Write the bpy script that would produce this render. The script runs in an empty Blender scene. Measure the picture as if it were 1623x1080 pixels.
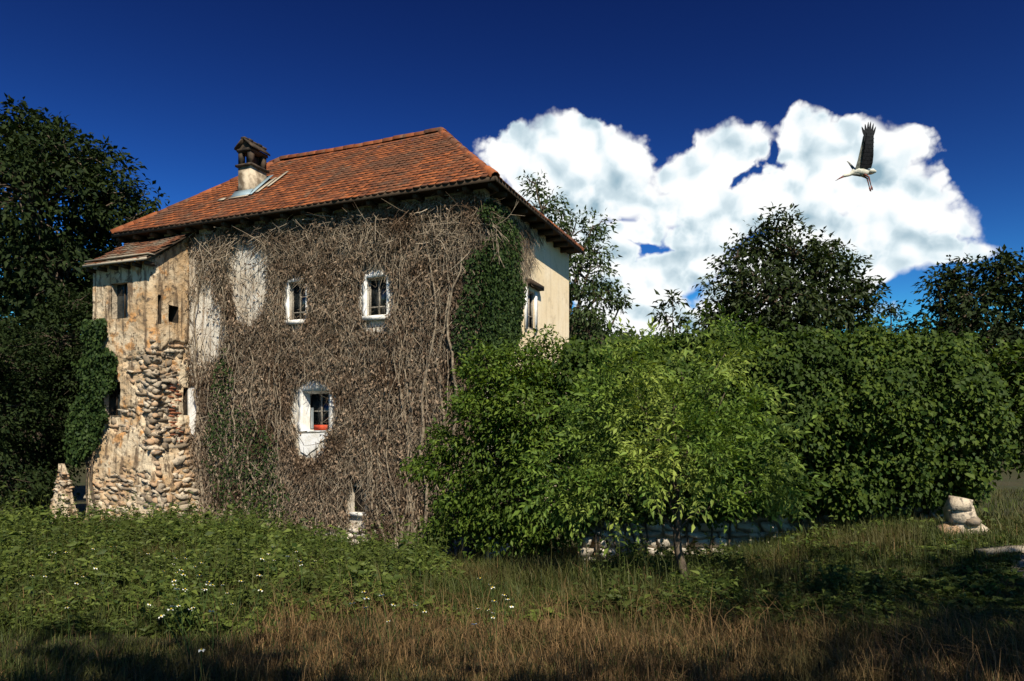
import bpy, math, random
import numpy as np
from mathutils import Vector, Matrix
R = np.random.RandomState(7)
random.seed(7)
SC = bpy.context.scene
COL = SC.collection

# ------------------------------------------------------------------ camera
FPX, HORIZ, EYE = 1140.0, 700.0, 1.6          # focal length in photo pixels, horizon row, eye height
cam_d = bpy.data.cameras.new('camera')
cam = bpy.data.objects.new('camera', cam_d); COL.objects.link(cam)
cam.location = (0, 0, EYE); cam.rotation_euler = (math.pi/2, 0, 0)
cam_d.sensor_fit = 'HORIZONTAL'; cam_d.sensor_width = 36.0
cam_d.lens = 36.0*FPX/1623.0
cam_d.shift_y = (HORIZ-540.0)/1623.0
cam_d.clip_start = 0.05; cam_d.clip_end = 3000
SC.camera = cam

# ------------------------------------------------------------------ sun + exposure
SUN_EL, SUN_AZ = math.radians(47), math.atan2(0.34, -0.94)   # azimuth clockwise from +Y
sdir = Vector((math.cos(SUN_EL)*math.sin(SUN_AZ), math.cos(SUN_EL)*math.cos(SUN_AZ), math.sin(SUN_EL)))
sun_d = bpy.data.lights.new('sun', 'SUN'); sun_d.energy = 5.0; sun_d.angle = math.radians(0.5); sun_d.color = (1, 0.93, 0.80)
sun = bpy.data.objects.new('sun', sun_d); COL.objects.link(sun)
sun.rotation_euler = sdir.to_track_quat('Z', 'Y').to_euler(); sun.location = (6, -20, 30)
SC.view_settings.view_transform = 'Standard'; SC.view_settings.look = 'None'
SC.view_settings.exposure = 0.5; SC.view_settings.gamma = 1.0; SC.view_settings.use_curve_mapping = False
SC.cycles.max_bounces = 5; SC.cycles.transparent_max_bounces = 8

# ------------------------------------------------------------------ node helper
class NT:
    def __init__(s, tree): s.t = tree; s.t.nodes.clear()
    def n(s, typ, **kw):
        nd = s.t.nodes.new(typ)
        ins = kw.pop('ins', {})
        for k, v in kw.items(): setattr(nd, k, v)
        for k, v in ins.items(): s.set(nd.inputs[k], v)
        return nd
    def set(s, sock, v):
        if isinstance(v, bpy.types.NodeSocket): s.t.links.new(v, sock)
        elif v is not None:
            if hasattr(sock.default_value, '__len__') and not hasattr(v, '__len__'): v = (v,)*len(sock.default_value)
            if hasattr(v, '__len__') and len(v) == 3 and len(sock.default_value) == 4: v = (*v, 1)
            sock.default_value = v
    def math(s, op, a, b=None, c=None, clamp=False):
        nd = s.n('ShaderNodeMath', operation=op, use_clamp=clamp)
        for i, v in enumerate((a, b, c)):
            if v is not None: s.set(nd.inputs[i], v)
        return nd.outputs[0]
    def vec(s, op, a, b=None, out=0):
        nd = s.n('ShaderNodeVectorMath', operation=op)
        s.set(nd.inputs[0], a)
        if b is not None: s.set(nd.inputs[3 if op == 'SCALE' else 1], b)
        return nd.outputs[out]
    def mix(s, f, a, b, blend='MIX'):
        nd = s.n('ShaderNodeMix', data_type='RGBA', blend_type=blend)
        s.set(nd.inputs[0], f); s.set(nd.inputs[6], a); s.set(nd.inputs[7], b)
        return nd.outputs[2]
    def ramp(s, f, a, b, lo=0.0, hi=1.0, smooth=True):
        nd = s.n('ShaderNodeMapRange', interpolation_type='SMOOTHSTEP' if smooth else 'LINEAR', clamp=True)
        for i, v in zip((0, 1, 2, 3, 4), (f, a, b, lo, hi)): s.set(nd.inputs[i], v)
        return nd.outputs[0]
    def noise(s, vec, scale, detail=4, rough=0.55, dist=0.0):
        nd = s.n('ShaderNodeTexNoise', ins={'Scale': scale, 'Detail': detail, 'Roughness': rough, 'Distortion': dist})
        if vec is not None: s.set(nd.inputs['Vector'], vec)
        return nd.outputs[0]

# ------------------------------------------------------------------ world: sky with cumulus clouds
w = bpy.data.worlds.new('World'); SC.world = w; w.use_nodes = True
T = NT(w.node_tree)
sky = T.n('ShaderNodeTexSky', sky_type='NISHITA', sun_disc=False, sun_elevation=SUN_EL, sun_rotation=SUN_AZ % (2*math.pi),
          altitude=600, air_density=1.0, dust_density=0.3, ozone_density=3.0)
geo = T.n('ShaderNodeTexCoord')
sep = T.n('ShaderNodeSeparateXYZ'); T.set(sep.inputs[0], geo.outputs['Generated'])
az = T.math('ARCTAN2', sep.outputs[0], sep.outputs[1])
el = T.math('ARCSINE', sep.outputs[2])
cmb = T.n('ShaderNodeCombineXYZ', ins={0: az, 1: el}); P0 = cmb.outputs[0]
def azel(px, py):
    d = Vector(((px-811.5)/FPX, 1, (HORIZ-py)/FPX)).normalized()
    return math.atan2(d.x, d.y), math.asin(d.z), d.y
# soft warp so that puffs do not read as ellipses
nz1 = T.n('ShaderNodeTexNoise', ins={'Vector': P0, 'Scale': 7.0, 'Detail': 3.0, 'Roughness': 0.5})
warp = T.vec('SCALE', T.vec('SUBTRACT', nz1.outputs['Color'], (0.5, 0.5, 0.5)), 0.075)
P1 = T.vec('ADD', P0, warp)
BLOBS = [(835,245,78,66),(900,228,78,56),(965,245,72,58),(1010,250,40,50),(900,300,90,60),(985,300,90,48),(1105,262,66,62),
         (1165,240,62,48),(1090,322,100,44),(1180,318,80,50),(1275,232,58,56),(1345,232,70,48),(1390,268,66,62),(1300,312,120,66),
         (1425,318,66,58),(1475,372,80,52),(1528,400,60,26,.2),(1470,330,50,40,.2),(1500,392,56,36),(1385,382,90,56),(1290,392,80,46),(1050,432,74,42),(1115,412,60,40),(1170,470,60,50),
         (1000,494,90,46),(965,400,42,46),(940,440,44,60),(1060,520,110,34),(1220,430,60,60),(880,350,70,60),
         (1505,345,60,50,1.0),(1530,316,70,50,1.12),(1556,286,50,44,1.18),(1548,395,100,50,1.05),(1530,440,60,50,1.2),(1405,500,80,40,1.0),(1330,440,70,44),(1400,430,60,30),(1240,480,90,60),(1120,560,190,30),
         (1130,366,100,26),(1200,350,60,30),(900,400,60,50),(1090,238,70,30,1.1),(940,186,60,26,1.1),(1455,265,60,46,1.0),(1480,300,60,50,.9),(1010,360,60,26)]
best = None
for (px, py, rx, ry, *wk) in BLOBS:
    a, e, c = azel(px, py)
    d = T.vec('MULTIPLY', T.vec('SUBTRACT', P1, (a, e, 0)), (FPX/(rx*c*1.12), FPX/(ry*c*0.99), 0))
    q = T.vec('DOT_PRODUCT', d, d, out=1)
    if wk: q = T.math('ADD', q, wk[0])
    best = q if best is None else T.math('SMOOTH_MIN', best, q, 0.25)
body = T.math('SUBTRACT', 1.0, best)
# a few low cumulus all round the horizon (the sky goes on outside the frame)
far_n = T.noise(T.vec('MULTIPLY', sep.outputs[0] and geo.outputs['Generated'], (1, 1, 2.2)), 2.3, 3, 0.5)
offv = T.math('ABSOLUTE', T.math('SUBTRACT', az, azel(1180, 300)[0]))
away = T.ramp(offv, 0.75, 1.1)
lowband = T.math('MULTIPLY', T.ramp(el, 0.02, 0.2), T.ramp(el, 0.75, 0.35))
farb = T.math('SUBTRACT', T.math('MULTIPLY', T.math('MULTIPLY', T.ramp(far_n, 0.5, 0.68), away), lowband), 0.72)
farb = T.math('MULTIPLY', farb, 1.9)
body = T.math('MAXIMUM', T.math('MAXIMUM', body, -2.0), farb)
def cloud_field(v):
    f = T.noise(v, 13.0, 9, 0.60, 0.25)
    vo = T.n('ShaderNodeTexVoronoi', feature='F1', ins={'Vector': v, 'Scale': 22.0, 'Detail': 3.0, 'Roughness': 0.62})
    return T.math('ADD', T.math('MULTIPLY', T.math('SUBTRACT', f, 0.5), 2.4), T.math('MULTIPLY', T.math('SUBTRACT', 0.45, vo.outputs['Distance']), 1.0))
Pn = T.vec('ADD', P0, T.vec('SCALE', warp, 0.35))
fA = cloud_field(Pn)
def relief(v):
    vo = T.n('ShaderNodeTexVoronoi', feature='F1', ins={'Vector': v, 'Scale': 17.0, 'Detail': 1.0, 'Roughness': 0.5})
    return T.math('ADD', T.noise(v, 7.0, 6, 0.52), T.math('MULTIPLY', vo.outputs['Distance'], -0.7))
gA = relief(Pn); gB = relief(T.vec('ADD', Pn, (0.009, 0.019, 0.0)))
HOLES = [(1194,250,18,10,.34),(1176,288,20,9,.3),(1062,226,26,16,.5),(1500,385,26,12,.5)]
for (px, py, rx, ry, k) in HOLES:
    a, e, c = azel(px, py)
    d = T.vec('MULTIPLY', T.vec('SUBTRACT', P1, (a, e, 0)), (FPX/(rx*c), FPX/(ry*c), 0))
    q = T.vec('DOT_PRODUCT', d, d, out=1)
    body = T.math('SUBTRACT', body, T.math('MULTIPLY', T.ramp(T.math('ADD', q, T.math('MULTIPLY', fA, 1.6)), 3.4, -0.6), k))
dens = T.math('ADD', T.math('MINIMUM', T.math('ADD', T.math('MULTIPLY', body, 1.35), 0.44), 1.2), T.math('MULTIPLY', fA, 0.68))
alpha = T.ramp(dens, -0.08, T.math('ADD', 0.30, T.math('MULTIPLY', T.ramp(nz1.outputs[0], 0.42, 0.62), 0.55)))
alpha = T.math('MAXIMUM', alpha, T.ramp(body, 0.22, 0.62))
lit = T.math('ADD', 0.36, T.math('MULTIPLY', T.math('SUBTRACT', gA, gB), 2.7))
mid_ = T.noise(P0, 9.0, 4, 0.55)
lit = T.math('SUBTRACT', lit, T.math('MULTIPLY', T.ramp(mid_, 0.50, 0.72), 0.22))
SHD = [(1075,350,100,20),(1000,455,80,18),(1385,292,46,18),(1330,405,90,22),(1180,392,70,20),(905,310,55,24),(1440,392,70,16),(1240,300,50,20),(1100,430,60,14)]
under = None
for (px, py, rx, ry) in SHD:
    a, e, c = azel(px, py)
    d = T.vec('MULTIPLY', T.vec('SUBTRACT', P1, (a, e, 0)), (FPX/(rx*c), FPX/(ry*c), 0))
    q = T.ramp(T.math('ADD', T.vec('DOT_PRODUCT', d, d, out=1), T.math('MULTIPLY', fA, -1.1)), 2.8, -0.4)
    under = q if under is None else T.math('MAXIMUM', under, q)
lit = T.math('SUBTRACT', lit, T.math('MULTIPLY', under, 0.72))
lit = T.math('ADD', lit, T.math('MULTIPLY', T.ramp(dens, 0.8, 0.15), 0.35))
ccol = T.mix(T.ramp(lit, -0.75, 0.15, smooth=False), (2.1, 3.2, 3.9), (5.6, 6.4, 6.75))
ccol = T.mix(T.ramp(lit, 0.0, 0.62), ccol, (7.25, 7.35, 7.35))
# polarised, deep blue sky: steeper gradient than the raw air
hs = T.n('ShaderNodeHueSaturation', ins={'Hue': 0.505, 'Saturation': 1.25, 'Value': 1.0, 'Color': sky.outputs[0]})
sr = T.n('ShaderNodeSeparateColor', ins={'Color': hs.outputs[0]})
def chan(i, ref, g, k, top): return T.math('SMOOTH_MIN', T.math('MULTIPLY', T.math('POWER', T.math('DIVIDE', sr.outputs[i], ref), g), k), top, top*.4)
cc = T.n('ShaderNodeCombineColor', ins={0: chan(0, 1.63, 1.73, .42, 1.5), 1: chan(1, 3.50, 2.6, 2.7, 3.9), 2: chan(2, 5.95, 2.6, 5.2, 6.0)})
skyc = cc.outputs[0]
fin = T.mix(alpha, skyc, ccol)
bg = T.n('ShaderNodeBackground', ins={'Color': fin, 'Strength': 0.1})
out = T.n('ShaderNodeOutputWorld'); T.t.links.new(bg.outputs[0], out.inputs[0])
w.cycles.sampling_method = 'MANUAL'; w.cycles.sample_map_resolution = 512

# ------------------------------------------------------------------ materials
def mat(name, build, rough=0.9, spec=0.2, bump=None):
    m = bpy.data.materials.new(name); m.use_nodes = True
    t = NT(m.node_tree)
    pos = t.n('ShaderNodeNewGeometry')
    p = t.n('ShaderNodeBsdfPrincipled', ins={'Roughness': rough, 'Specular IOR Level': spec})
    c, bh, bd, bs = (build(t, pos) + (None,)*4)[:4]
    t.set(p.inputs['Base Color'], c)
    if bh is not None:
        b = t.n('ShaderNodeBump', ins={'Height': bh, 'Distance': bd or 0.02, 'Strength': bs or 0.6})
        t.set(p.inputs['Normal'], b.outputs[0])
    o = t.n('ShaderNodeOutputMaterial'); t.t.links.new(p.outputs[0], o.inputs[0])
    return m
def rnd(t, pos):
    oi = t.n('ShaderNodeObjectInfo')
    return t.math('FRACT', t.math('ADD', pos.outputs['Random Per Island'], t.math('MULTIPLY', oi.outputs['Random'], 3.7)))
def foliage(name, a, b, c=None, trans=0.25, rough=0.6, spec=0.15, patch=0.6):
    m = bpy.data.materials.new(name); m.use_nodes = True
    t = NT(m.node_tree); pos = t.n('ShaderNodeNewGeometry')
    r = rnd(t, pos)
    n = t.noise(pos.outputs['Position'], patch, 2)
    col = t.mix(r, a, b)
    if c is not None: col = t.mix(t.ramp(n, 0.46, 0.66), col, c)
    p = t.n('ShaderNodeBsdfPrincipled', ins={'Base Color': col, 'Roughness': rough, 'Specular IOR Level': spec})
    tr = t.n('ShaderNodeBsdfTranslucent', ins={'Color': t.mix(1.0, col, (1.5, 1.5, 0.6), 'MULTIPLY')})
    mx = t.n('ShaderNodeMixShader', ins={0: trans}); t.t.links.new(p.outputs[0], mx.inputs[1]); t.t.links.new(tr.outputs[0], mx.inputs[2])
    o = t.n('ShaderNodeOutputMaterial'); t.t.links.new(mx.outputs[0], o.inputs[0])
    return m
M = {}
def _plaster(t, g):
    P = g.outputs['Position']
    n1 = t.noise(P, 1.3, 6, 0.6); n2 = t.noise(P, 9, 6, 0.65); n3 = t.noise(t.vec('MULTIPLY', P, (3.5, 3.5, 0.35)), 1.6, 4)
    c = t.mix(t.ramp(n1, 0.35, 0.65), (0.52, 0.44, 0.33), (0.66, 0.61, 0.52))
    c = t.mix(t.ramp(n3, 0.52, 0.72), c, (0.30, 0.23, 0.16))
    c = t.mix(t.ramp(n2, 0.58, 0.72), c, (0.36, 0.29, 0.21))
    return c, t.math('ADD', n2, n1), 0.03, 0.8
M['plaster'] = mat('old_plaster', _plaster)
def _cream(t, g):
    P = g.outputs['Position']
    n1 = t.noise(P, 0.9, 5, 0.6); n2 = t.noise(P, 14, 6, 0.6); n3 = t.noise(t.vec('MULTIPLY', P, (4, 4, 0.3)), 1.2, 4)
    c = t.mix(t.ramp(n1, 0.35, 0.7), (0.80, 0.63, 0.39), (0.86, 0.71, 0.49))
    n5 = t.noise(P, 2.4, 6, 0.7); c = t.mix(t.math('MULTIPLY', t.ramp(n5, 0.53, 0.66), 0.45), c, (0.50, 0.39, 0.25))
    c = t.mix(t.math('MULTIPLY', t.ramp(n3, 0.5, 0.75), 0.35), c, (0.55, 0.42, 0.27))
    c = t.mix(t.math('MULTIPLY', t.ramp(n2, 0.56, 0.7), 0.3), c, (0.62, 0.48, 0.30))
    return c, n2, 0.012, 0.7
M['cream'] = mat('cream_plaster', _cream)
def _white(t, g):
    P = g.outputs['Position']; n1 = t.noise(P, 3, 5); n2 = t.noise(P, 22, 5, 0.65)
    c = t.mix(t.ramp(n1, 0.4, 0.62), (0.82, 0.80, 0.76), (0.70, 0.66, 0.58))
    c = t.mix(t.ramp(n2, 0.6, 0.72), c, (0.45, 0.40, 0.32))
    return c, n2, 0.01, 0.8
M['white'] = mat('limewash', _white)
def _tower(t, g):
    P = g.outputs['Position']
    n1 = t.noise(P, 1.1, 6, 0.62); n2 = t.noise(P, 7, 6, 0.65); n3 = t.noise(t.vec('MULTIPLY', P, (4, 4, 0.45)), 1.5, 5, 0.6); n4 = t.noise(P, 2.6, 4)
    c = t.mix(t.ramp(n1, 0.38, 0.62), (0.45, 0.30, 0.16), (0.61, 0.49, 0.33))
    c = t.mix(t.ramp(n4, 0.54, 0.66), c, (0.50, 0.26, 0.10))
    c = t.mix(t.math('MULTIPLY', t.ramp(n3, 0.50, 0.62), 0.9), c, (0.13, 0.085, 0.05))
    c = t.mix(t.ramp(n2, 0.54, 0.64), c, (0.14, 0.10, 0.065))
    return c, t.math('ADD', n2, n4), 0.05, 0.9
M['tower'] = mat('ochre_plaster', _tower)
def _stone(t, g):
    r = rnd(t, g); P = g.outputs['Position']; n = t.noise(P, 11, 6, 0.65)
    c = t.mix(r, (0.17, 0.125, 0.08), (0.56, 0.46, 0.33))
    c = t.mix(t.ramp(t.math('FRACT', t.math('MULTIPLY', r, 7.3)), 0.72, 0.8), c, (0.40, 0.26, 0.15))
    c = t.mix(t.ramp(n, 0.49, 0.64), c, (0.17, 0.14, 0.11))
    return c, n, 0.03, 0.9
M['stone'] = mat('rubble_stone', _stone)
def _pstone(t, g):
    r = rnd(t, g); P = g.outputs['Position']; n = t.noise(P, 11, 6, 0.65)
    c = t.mix(r, (0.30, 0.25, 0.18), (0.60, 0.53, 0.43))
    c = t.mix(t.ramp(n, 0.55, 0.7), c, (0.22, 0.19, 0.15))
    return c, n, 0.03, 0.9
M['pale_stone'] = mat('pale_stone', _pstone)
def _brick(t, g):
    r = rnd(t, g); n = t.noise(g.outputs['Position'], 18, 5)
    c = t.mix(r, (0.17, 0.06, 0.03), (0.34, 0.13, 0.06))
    return t.mix(t.ramp(n, 0.55, 0.72), c, (0.14, 0.07, 0.04)), n, 0.01, 0.6
M['brick'] = mat('red_brick', _brick)
def _tile(t, g):
    r = rnd(t, g); P = g.outputs['Position']; n = t.noise(P, 16, 5, 0.6); big = t.noise(P, 0.55, 5, 0.62); md = t.noise(P, 2.2, 4)
    c = t.mix(r, (0.155, 0.044, 0.016), (0.35, 0.100, 0.030))
    c = t.mix(t.ramp(t.math('FRACT', t.math('MULTIPLY', r, 5.1)), 0.7, 0.9), c, (0.13, 0.042, 0.02))
    c = t.mix(t.math('MULTIPLY', t.ramp(big, 0.48, 0.64), 0.8), c, (0.12, 0.055, 0.03))
    c = t.mix(t.math('MULTIPLY', t.ramp(md, 0.54, 0.68), 0.65), c, (0.085, 0.05, 0.032))
    st = t.noise(t.vec('MULTIPLY', P, (1.6, 1.6, 0.5)), 1.7, 4)
    c = t.mix(t.math('MULTIPLY', t.ramp(st, 0.55, 0.72), 0.55), c, (0.16, 0.13, 0.085))
    c = t.mix(t.math('MULTIPLY', t.ramp(n, 0.58, 0.7), 0.5), c, (0.20, 0.15, 0.09))
    return c, n, 0.006, 0.5
M['tile'] = mat('clay_tile', _tile, 0.8, 0.25)
def _oldtile(t, g):
    r = rnd(t, g); P = g.outputs['Position']; n = t.noise(P, 14, 5); big = t.noise(P, 1.6, 4)
    c = t.mix(r, (0.15, 0.055, 0.028), (0.26, 0.10, 0.045))
    c = t.mix(t.ramp(big, 0.45, 0.62), c, (0.20, 0.17, 0.12))
    return t.mix(t.ramp(n, 0.55, 0.7), c, (0.09, 0.06, 0.04)), n, 0.008, 0.5
M['old_tile'] = mat('weathered_tile', _oldtile)
def _wood(t, g):
    P = g.outputs['Position']; n = t.noise(t.vec('MULTIPLY', P, (2, 14, 14)), 3, 5)
    return (t.mix(n, (0.030, 0.020, 0.013), (0.075, 0.052, 0.032)), n, 0.008, 0.5)
M['wood'] = mat('dark_wood', _wood)
def _gwood(t, g):
    P = g.outputs['Position']; n = t.noise(t.vec('MULTIPLY', P, (2, 14, 14)), 3, 5)
    return (t.mix(n, (0.26, 0.21, 0.15), (0.50, 0.43, 0.32)), n, 0.006, 0.5)
M['pale_wood'] = mat('pale_board', _gwood)
def _metal(t, g):
    n = t.noise(g.outputs['Position'], 6, 4)
    return (t.mix(n, (0.16, 0.24, 0.28), (0.30, 0.38, 0.40)), n, 0.004, 0.3)
M['metal'] = mat('zinc_flashing', _metal, 0.5, 0.5)
def flat(name, a, b, sc=8, rough=0.85, spec=0.2):
    def f(t, g):
        n = t.noise(g.outputs['Position'], sc, 4); return (t.mix(t.ramp(n, 0.35, 0.65), a, b), n, 0.01, 0.4)
    return mat(name, f, rough, spec)
M['tile_edge'] = flat('shade_painted_tile_edge', (0.035, 0.018, 0.010), (0.10, 0.04, 0.018), 6)  # paints the dark shade line between tile courses onto the butts
M['vine_stem'] = flat('vine_stem', (0.12, 0.09, 0.06), (0.30, 0.24, 0.165), 12)
M['red'] = flat('red_paint', (0.42, 0.045, 0.02), (0.52, 0.08, 0.03))
M['soot_and_shade'] = flat('soot_and_shade', (0.02, 0.016, 0.012), (0.075, 0.052, 0.034), 5)  # soot on the chimney; painted shade inside the cellar and tower openings
M['rough'] = flat('chimney_render', (0.15, 0.11, 0.07), (0.50, 0.41, 0.29), 4)
M['glass'] = flat('dusty_glass', (0.012, 0.016, 0.018), (0.03, 0.035, 0.035), 4, 0.12, 0.5)
M['curtain'] = flat('grey_cloth', (0.22, 0.24, 0.24), (0.32, 0.33, 0.32), 6)
M['frame'] = flat('window_wood', (0.20, 0.17, 0.13), (0.34, 0.30, 0.24), 20)
M['bark'] = flat('bark', (0.05, 0.036, 0.024), (0.12, 0.09, 0.06), 14)
M['soil'] = flat('soil', (0.05, 0.042, 0.02), (0.10, 0.075, 0.035), 3)
M['gravel'] = flat('pale_gravel', (0.16, 0.11, 0.07), (0.44, 0.33, 0.22), 5)
M['vine'] = foliage('vine_twig', (0.08, 0.058, 0.038), (0.45, 0.365, 0.26), (0.11, 0.07, 0.042), 0.05, 0.8, 0.1, 0.9)
M['dead_leaf'] = foliage('dead_leaf', (0.07, 0.044, 0.027), (0.34, 0.245, 0.165), (0.095, 0.062, 0.04), 0.12, 0.85, 0.1, 1.1)
M['ivy'] = foliage('ivy_leaf', (0.014, 0.030, 0.008), (0.042, 0.068, 0.015), None, 0.12, 0.6, 0.12)
M['walnut'] = foliage('walnut_leaf', (0.028, 0.064, 0.009), (0.15, 0.22, 0.032), (0.24, 0.29, 0.055), 0.22, 0.55, 0.15, 0.8)
M['shrub'] = foliage('shrub_leaf', (0.030, 0.068, 0.009), (0.13, 0.18, 0.024), (0.055, 0.09, 0.013), 0.28, 0.55, 0.15, 0.8)
M['hedge'] = foliage('creeper_leaf', (0.018, 0.042, 0.007), (0.082, 0.115, 0.016), (0.030, 0.052, 0.008), 0.22, 0.6, 0.12, 0.9)
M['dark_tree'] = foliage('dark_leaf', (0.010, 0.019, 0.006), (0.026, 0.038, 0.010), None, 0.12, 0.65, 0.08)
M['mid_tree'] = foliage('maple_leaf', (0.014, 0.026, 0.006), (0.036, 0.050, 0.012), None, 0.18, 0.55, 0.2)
M['light_tree'] = foliage('ash_leaf', (0.03, 0.055, 0.016), (0.07, 0.095, 0.03), None, 0.25, 0.55, 0.2)
M['weed'] = foliage('weed_leaf', (0.022, 0.044, 0.007), (0.125, 0.155, 0.028), (0.045, 0.058, 0.012), 0.22, 0.6, 0.2, 0.8)
M['grass'] = foliage('green_grass', (0.020, 0.035, 0.007), (0.085, 0.095, 0.022), (0.085, 0.07, 0.022), 0.2, 0.6, 0.2, 0.7)
M['dry'] = foliage('dry_grass', (0.07, 0.040, 0.016), (0.27, 0.165, 0.072), (0.07, 0.058, 0.020), 0.2, 0.7, 0.15, 0.8)
M['petal'] = flat('white_petal', (0.72, 0.72, 0.62), (0.82, 0.82, 0.74), 30)
M['yellow'] = flat('flower_eye', (0.5, 0.36, 0.03), (0.6, 0.42, 0.05), 30)
M['stem'] = flat('green_stem', (0.05, 0.09, 0.02), (0.08, 0.12, 0.03), 20)
M['f_white'] = flat('white_feather', (0.50, 0.47, 0.36), (0.72, 0.69, 0.58), 25, 0.7)
M['f_grey'] = flat('grey_feather', (0.13, 0.13, 0.105), (0.26, 0.25, 0.20), 25, 0.7)
M['f_black'] = flat('black_feather', (0.008, 0.008, 0.009), (0.018, 0.018, 0.02), 25, 0.6)
M['bill'] = flat('red_bill', (0.10, 0.03, 0.022), (0.22, 0.07, 0.045), 25, 0.6)
def _ground(t, g):
    P = g.outputs['Position']; n1 = t.noise(P, 0.35, 5, 0.6); n2 = t.noise(P, 5, 5, 0.65)
    c = t.mix(t.ramp(n1, 0.4, 0.6), (0.038, 0.045, 0.014), (0.055, 0.050, 0.020))
    return t.mix(t.ramp(n2, 0.4, 0.65), c, (0.035, 0.03, 0.014)), n2, 0.05, 0.8
M['ground'] = mat('meadow_soil', _ground)

# ------------------------------------------------------------------ mesh helpers
def mk(name, V, F, m, parent=None, smooth=False, loc=None, m2=None, n2=0):
    V = np.asarray(V, dtype=np.float32).reshape(-1, 3)
    Fs = F if isinstance(F, (list, tuple)) and len(F) and isinstance(F[0], np.ndarray) and F[0].ndim == 2 else None
    me = bpy.data.meshes.new(name)
    if Fs is None and not isinstance(F, np.ndarray):
        me.from_pydata([tuple(v) for v in V], [], [tuple(int(i) for i in f) for f in F])
    else:
        if Fs is None: Fs = [F]
        me.vertices.add(len(V)); me.vertices.foreach_set('co', V.ravel())
        loops = np.concatenate([f.ravel() for f in Fs]).astype(np.int32)
        tot = np.concatenate([np.full(len(f), f.shape[1]) for f in Fs]).astype(np.int32)
        st = np.concatenate(([0], np.cumsum(tot)[:-1])).astype(np.int32)
        me.loops.add(len(loops)); me.loops.foreach_set('vertex_index', loops)
        me.polygons.add(len(tot)); me.polygons.foreach_set('loop_start', st); me.polygons.foreach_set('loop_total', tot)
        me.update(calc_edges=True)
    if smooth: me.polygons.foreach_set('use_smooth', np.ones(len(me.polygons), dtype=bool))
    me.materials.append(M[m] if isinstance(m, str) else m)
    if m2:                                        # the last faces (all quads of a tile) carry a second material
        me.materials.append(M[m2]); mi = np.zeros(len(me.polygons), dtype=np.int32); mi[n2:] = 1; me.polygons.foreach_set('material_index', mi)
    o = bpy.data.objects.new(name, me); COL.objects.link(o)
    if parent is not None: o.parent = parent
    if loc is not None: o.location = loc
    return o
def inst(src_mesh, name, parent, loc, rot=None, scale=None):
    o = bpy.data.objects.new(name, src_mesh); COL.objects.link(o); o.parent = parent; o.location = loc
    if rot is not None: o.rotation_euler = rot
    if scale is not None: o.scale = scale
    return o
class Acc:
    def __init__(s): s.V = []; s.F = {3: [], 4: []}; s.n = 0
    def add(s, V, F):
        V = np.asarray(V, dtype=np.float64).reshape(-1, 3)
        F = np.asarray(F, dtype=np.int64)
        s.V.append(V); s.F[F.shape[1]].append(F + s.n); s.n += len(V)
    def build(s, name, m, parent=None, smooth=False, off=None, m2=None):
        V = np.concatenate(s.V)
        if off is not None: V = V - np.asarray(off)
        return mk(name, V, [np.concatenate(f) for f in s.F.values() if f], m, parent, smooth, m2=m2, n2=sum(len(f) for f in s.F[3]))
BOXF = np.array([[0,3,2,1],[4,5,6,7],[0,1,5,4],[1,2,6,5],[2,3,7,6],[3,0,4,7]])
def box(x0, x1, y0, y1, z0, z1):
    return np.array([[x0,y0,z0],[x1,y0,z0],[x1,y1,z0],[x0,y1,z0],[x0,y0,z1],[x1,y0,z1],[x1,y1,z1],[x0,y1,z1]], float)
def thing(name, label, cat, loc=(0,0,0), rotz=0.0, group=None):
    o = bpy.data.objects.new(name, None); COL.objects.link(o); o.location = loc; o.rotation_euler = (0, 0, rotz)
    o.empty_display_size = 0.2
    return tag(o, label, cat, group)
def tag(o, label, cat, group=None):
    o['label'] = label; o['category'] = cat
    if group: o['group'] = group
    return o
def kind(o, k): o['kind'] = k; return o
def nrm(a): return a/np.maximum(np.linalg.norm(a, axis=-1, keepdims=True), 1e-9)
def tubes(P, Rd, sides=4):
    """P (N,k,3) points, Rd (N,k) radii -> verts, quads"""
    N, k, _ = P.shape
    t = nrm(np.gradient(P, axis=1))
    ref = np.where(np.abs(t[..., 2:3]) > 0.8, np.array([1.0, 0, 0]), np.array([0, 0, 1.0]))
    s1 = nrm(np.cross(t, ref)); s2 = np.cross(t, s1)
    a = np.arange(sides)*2*np.pi/sides
    V = P[:, :, None, :] + Rd[:, :, None, None]*(np.cos(a)[None, None, :, None]*s1[:, :, None, :] + np.sin(a)[None, None, :, None]*s2[:, :, None, :])
    idx = np.arange(N*k*sides).reshape(N, k, sides)
    nx = np.roll(idx, -1, axis=2)
    F = np.stack([idx[:, :-1], nx[:, :-1], nx[:, 1:], idx[:, 1:]], axis=-1).reshape(-1, 4)
    return V.reshape(-1, 3), F
def leaves(P, D, Nn, L, W, droop=0.12):
    """bent leaf of two quads each. P,D,Nn (N,3)  L,W (N,)"""
    D = nrm(D); S = nrm(np.cross(D, Nn)); U = np.cross(S, D)
    N = len(P); L = L[:, None]; W = W[:, None]
    v0 = P; v1 = P + D*L*0.42 + S*W*0.5 + U*L*0.10; v2 = P + D*L*0.42 - S*W*0.5 + U*L*0.10
    v3 = P + D*L - U*L*droop; v4 = P + D*L*0.48
    V = np.stack([v0, v1, v2, v3, v4], axis=1).reshape(-1, 3)
    b = np.arange(N)[:, None]*5
    F = np.concatenate([b + np.array([[0, 4, 3, 1]]), b + np.array([[0, 2, 3, 4]])])
    return V, F
def rdir(n): return nrm(R.normal(size=(n, 3)))
def PX(px, py, d): return np.array([(px-811.5)/FPX*d, d, EYE-(py-HORIZ)/FPX*d])
def sstep(x, a, b):
    t = np.clip((x-a)/(b-a), 0, 1); return t*t*(3-2*t)
_g = np.random.RandomState(3); _ph = _g.uniform(0, 6.28, (24, 2)); _dr = _g.uniform(0, 6.28, 24)
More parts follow.
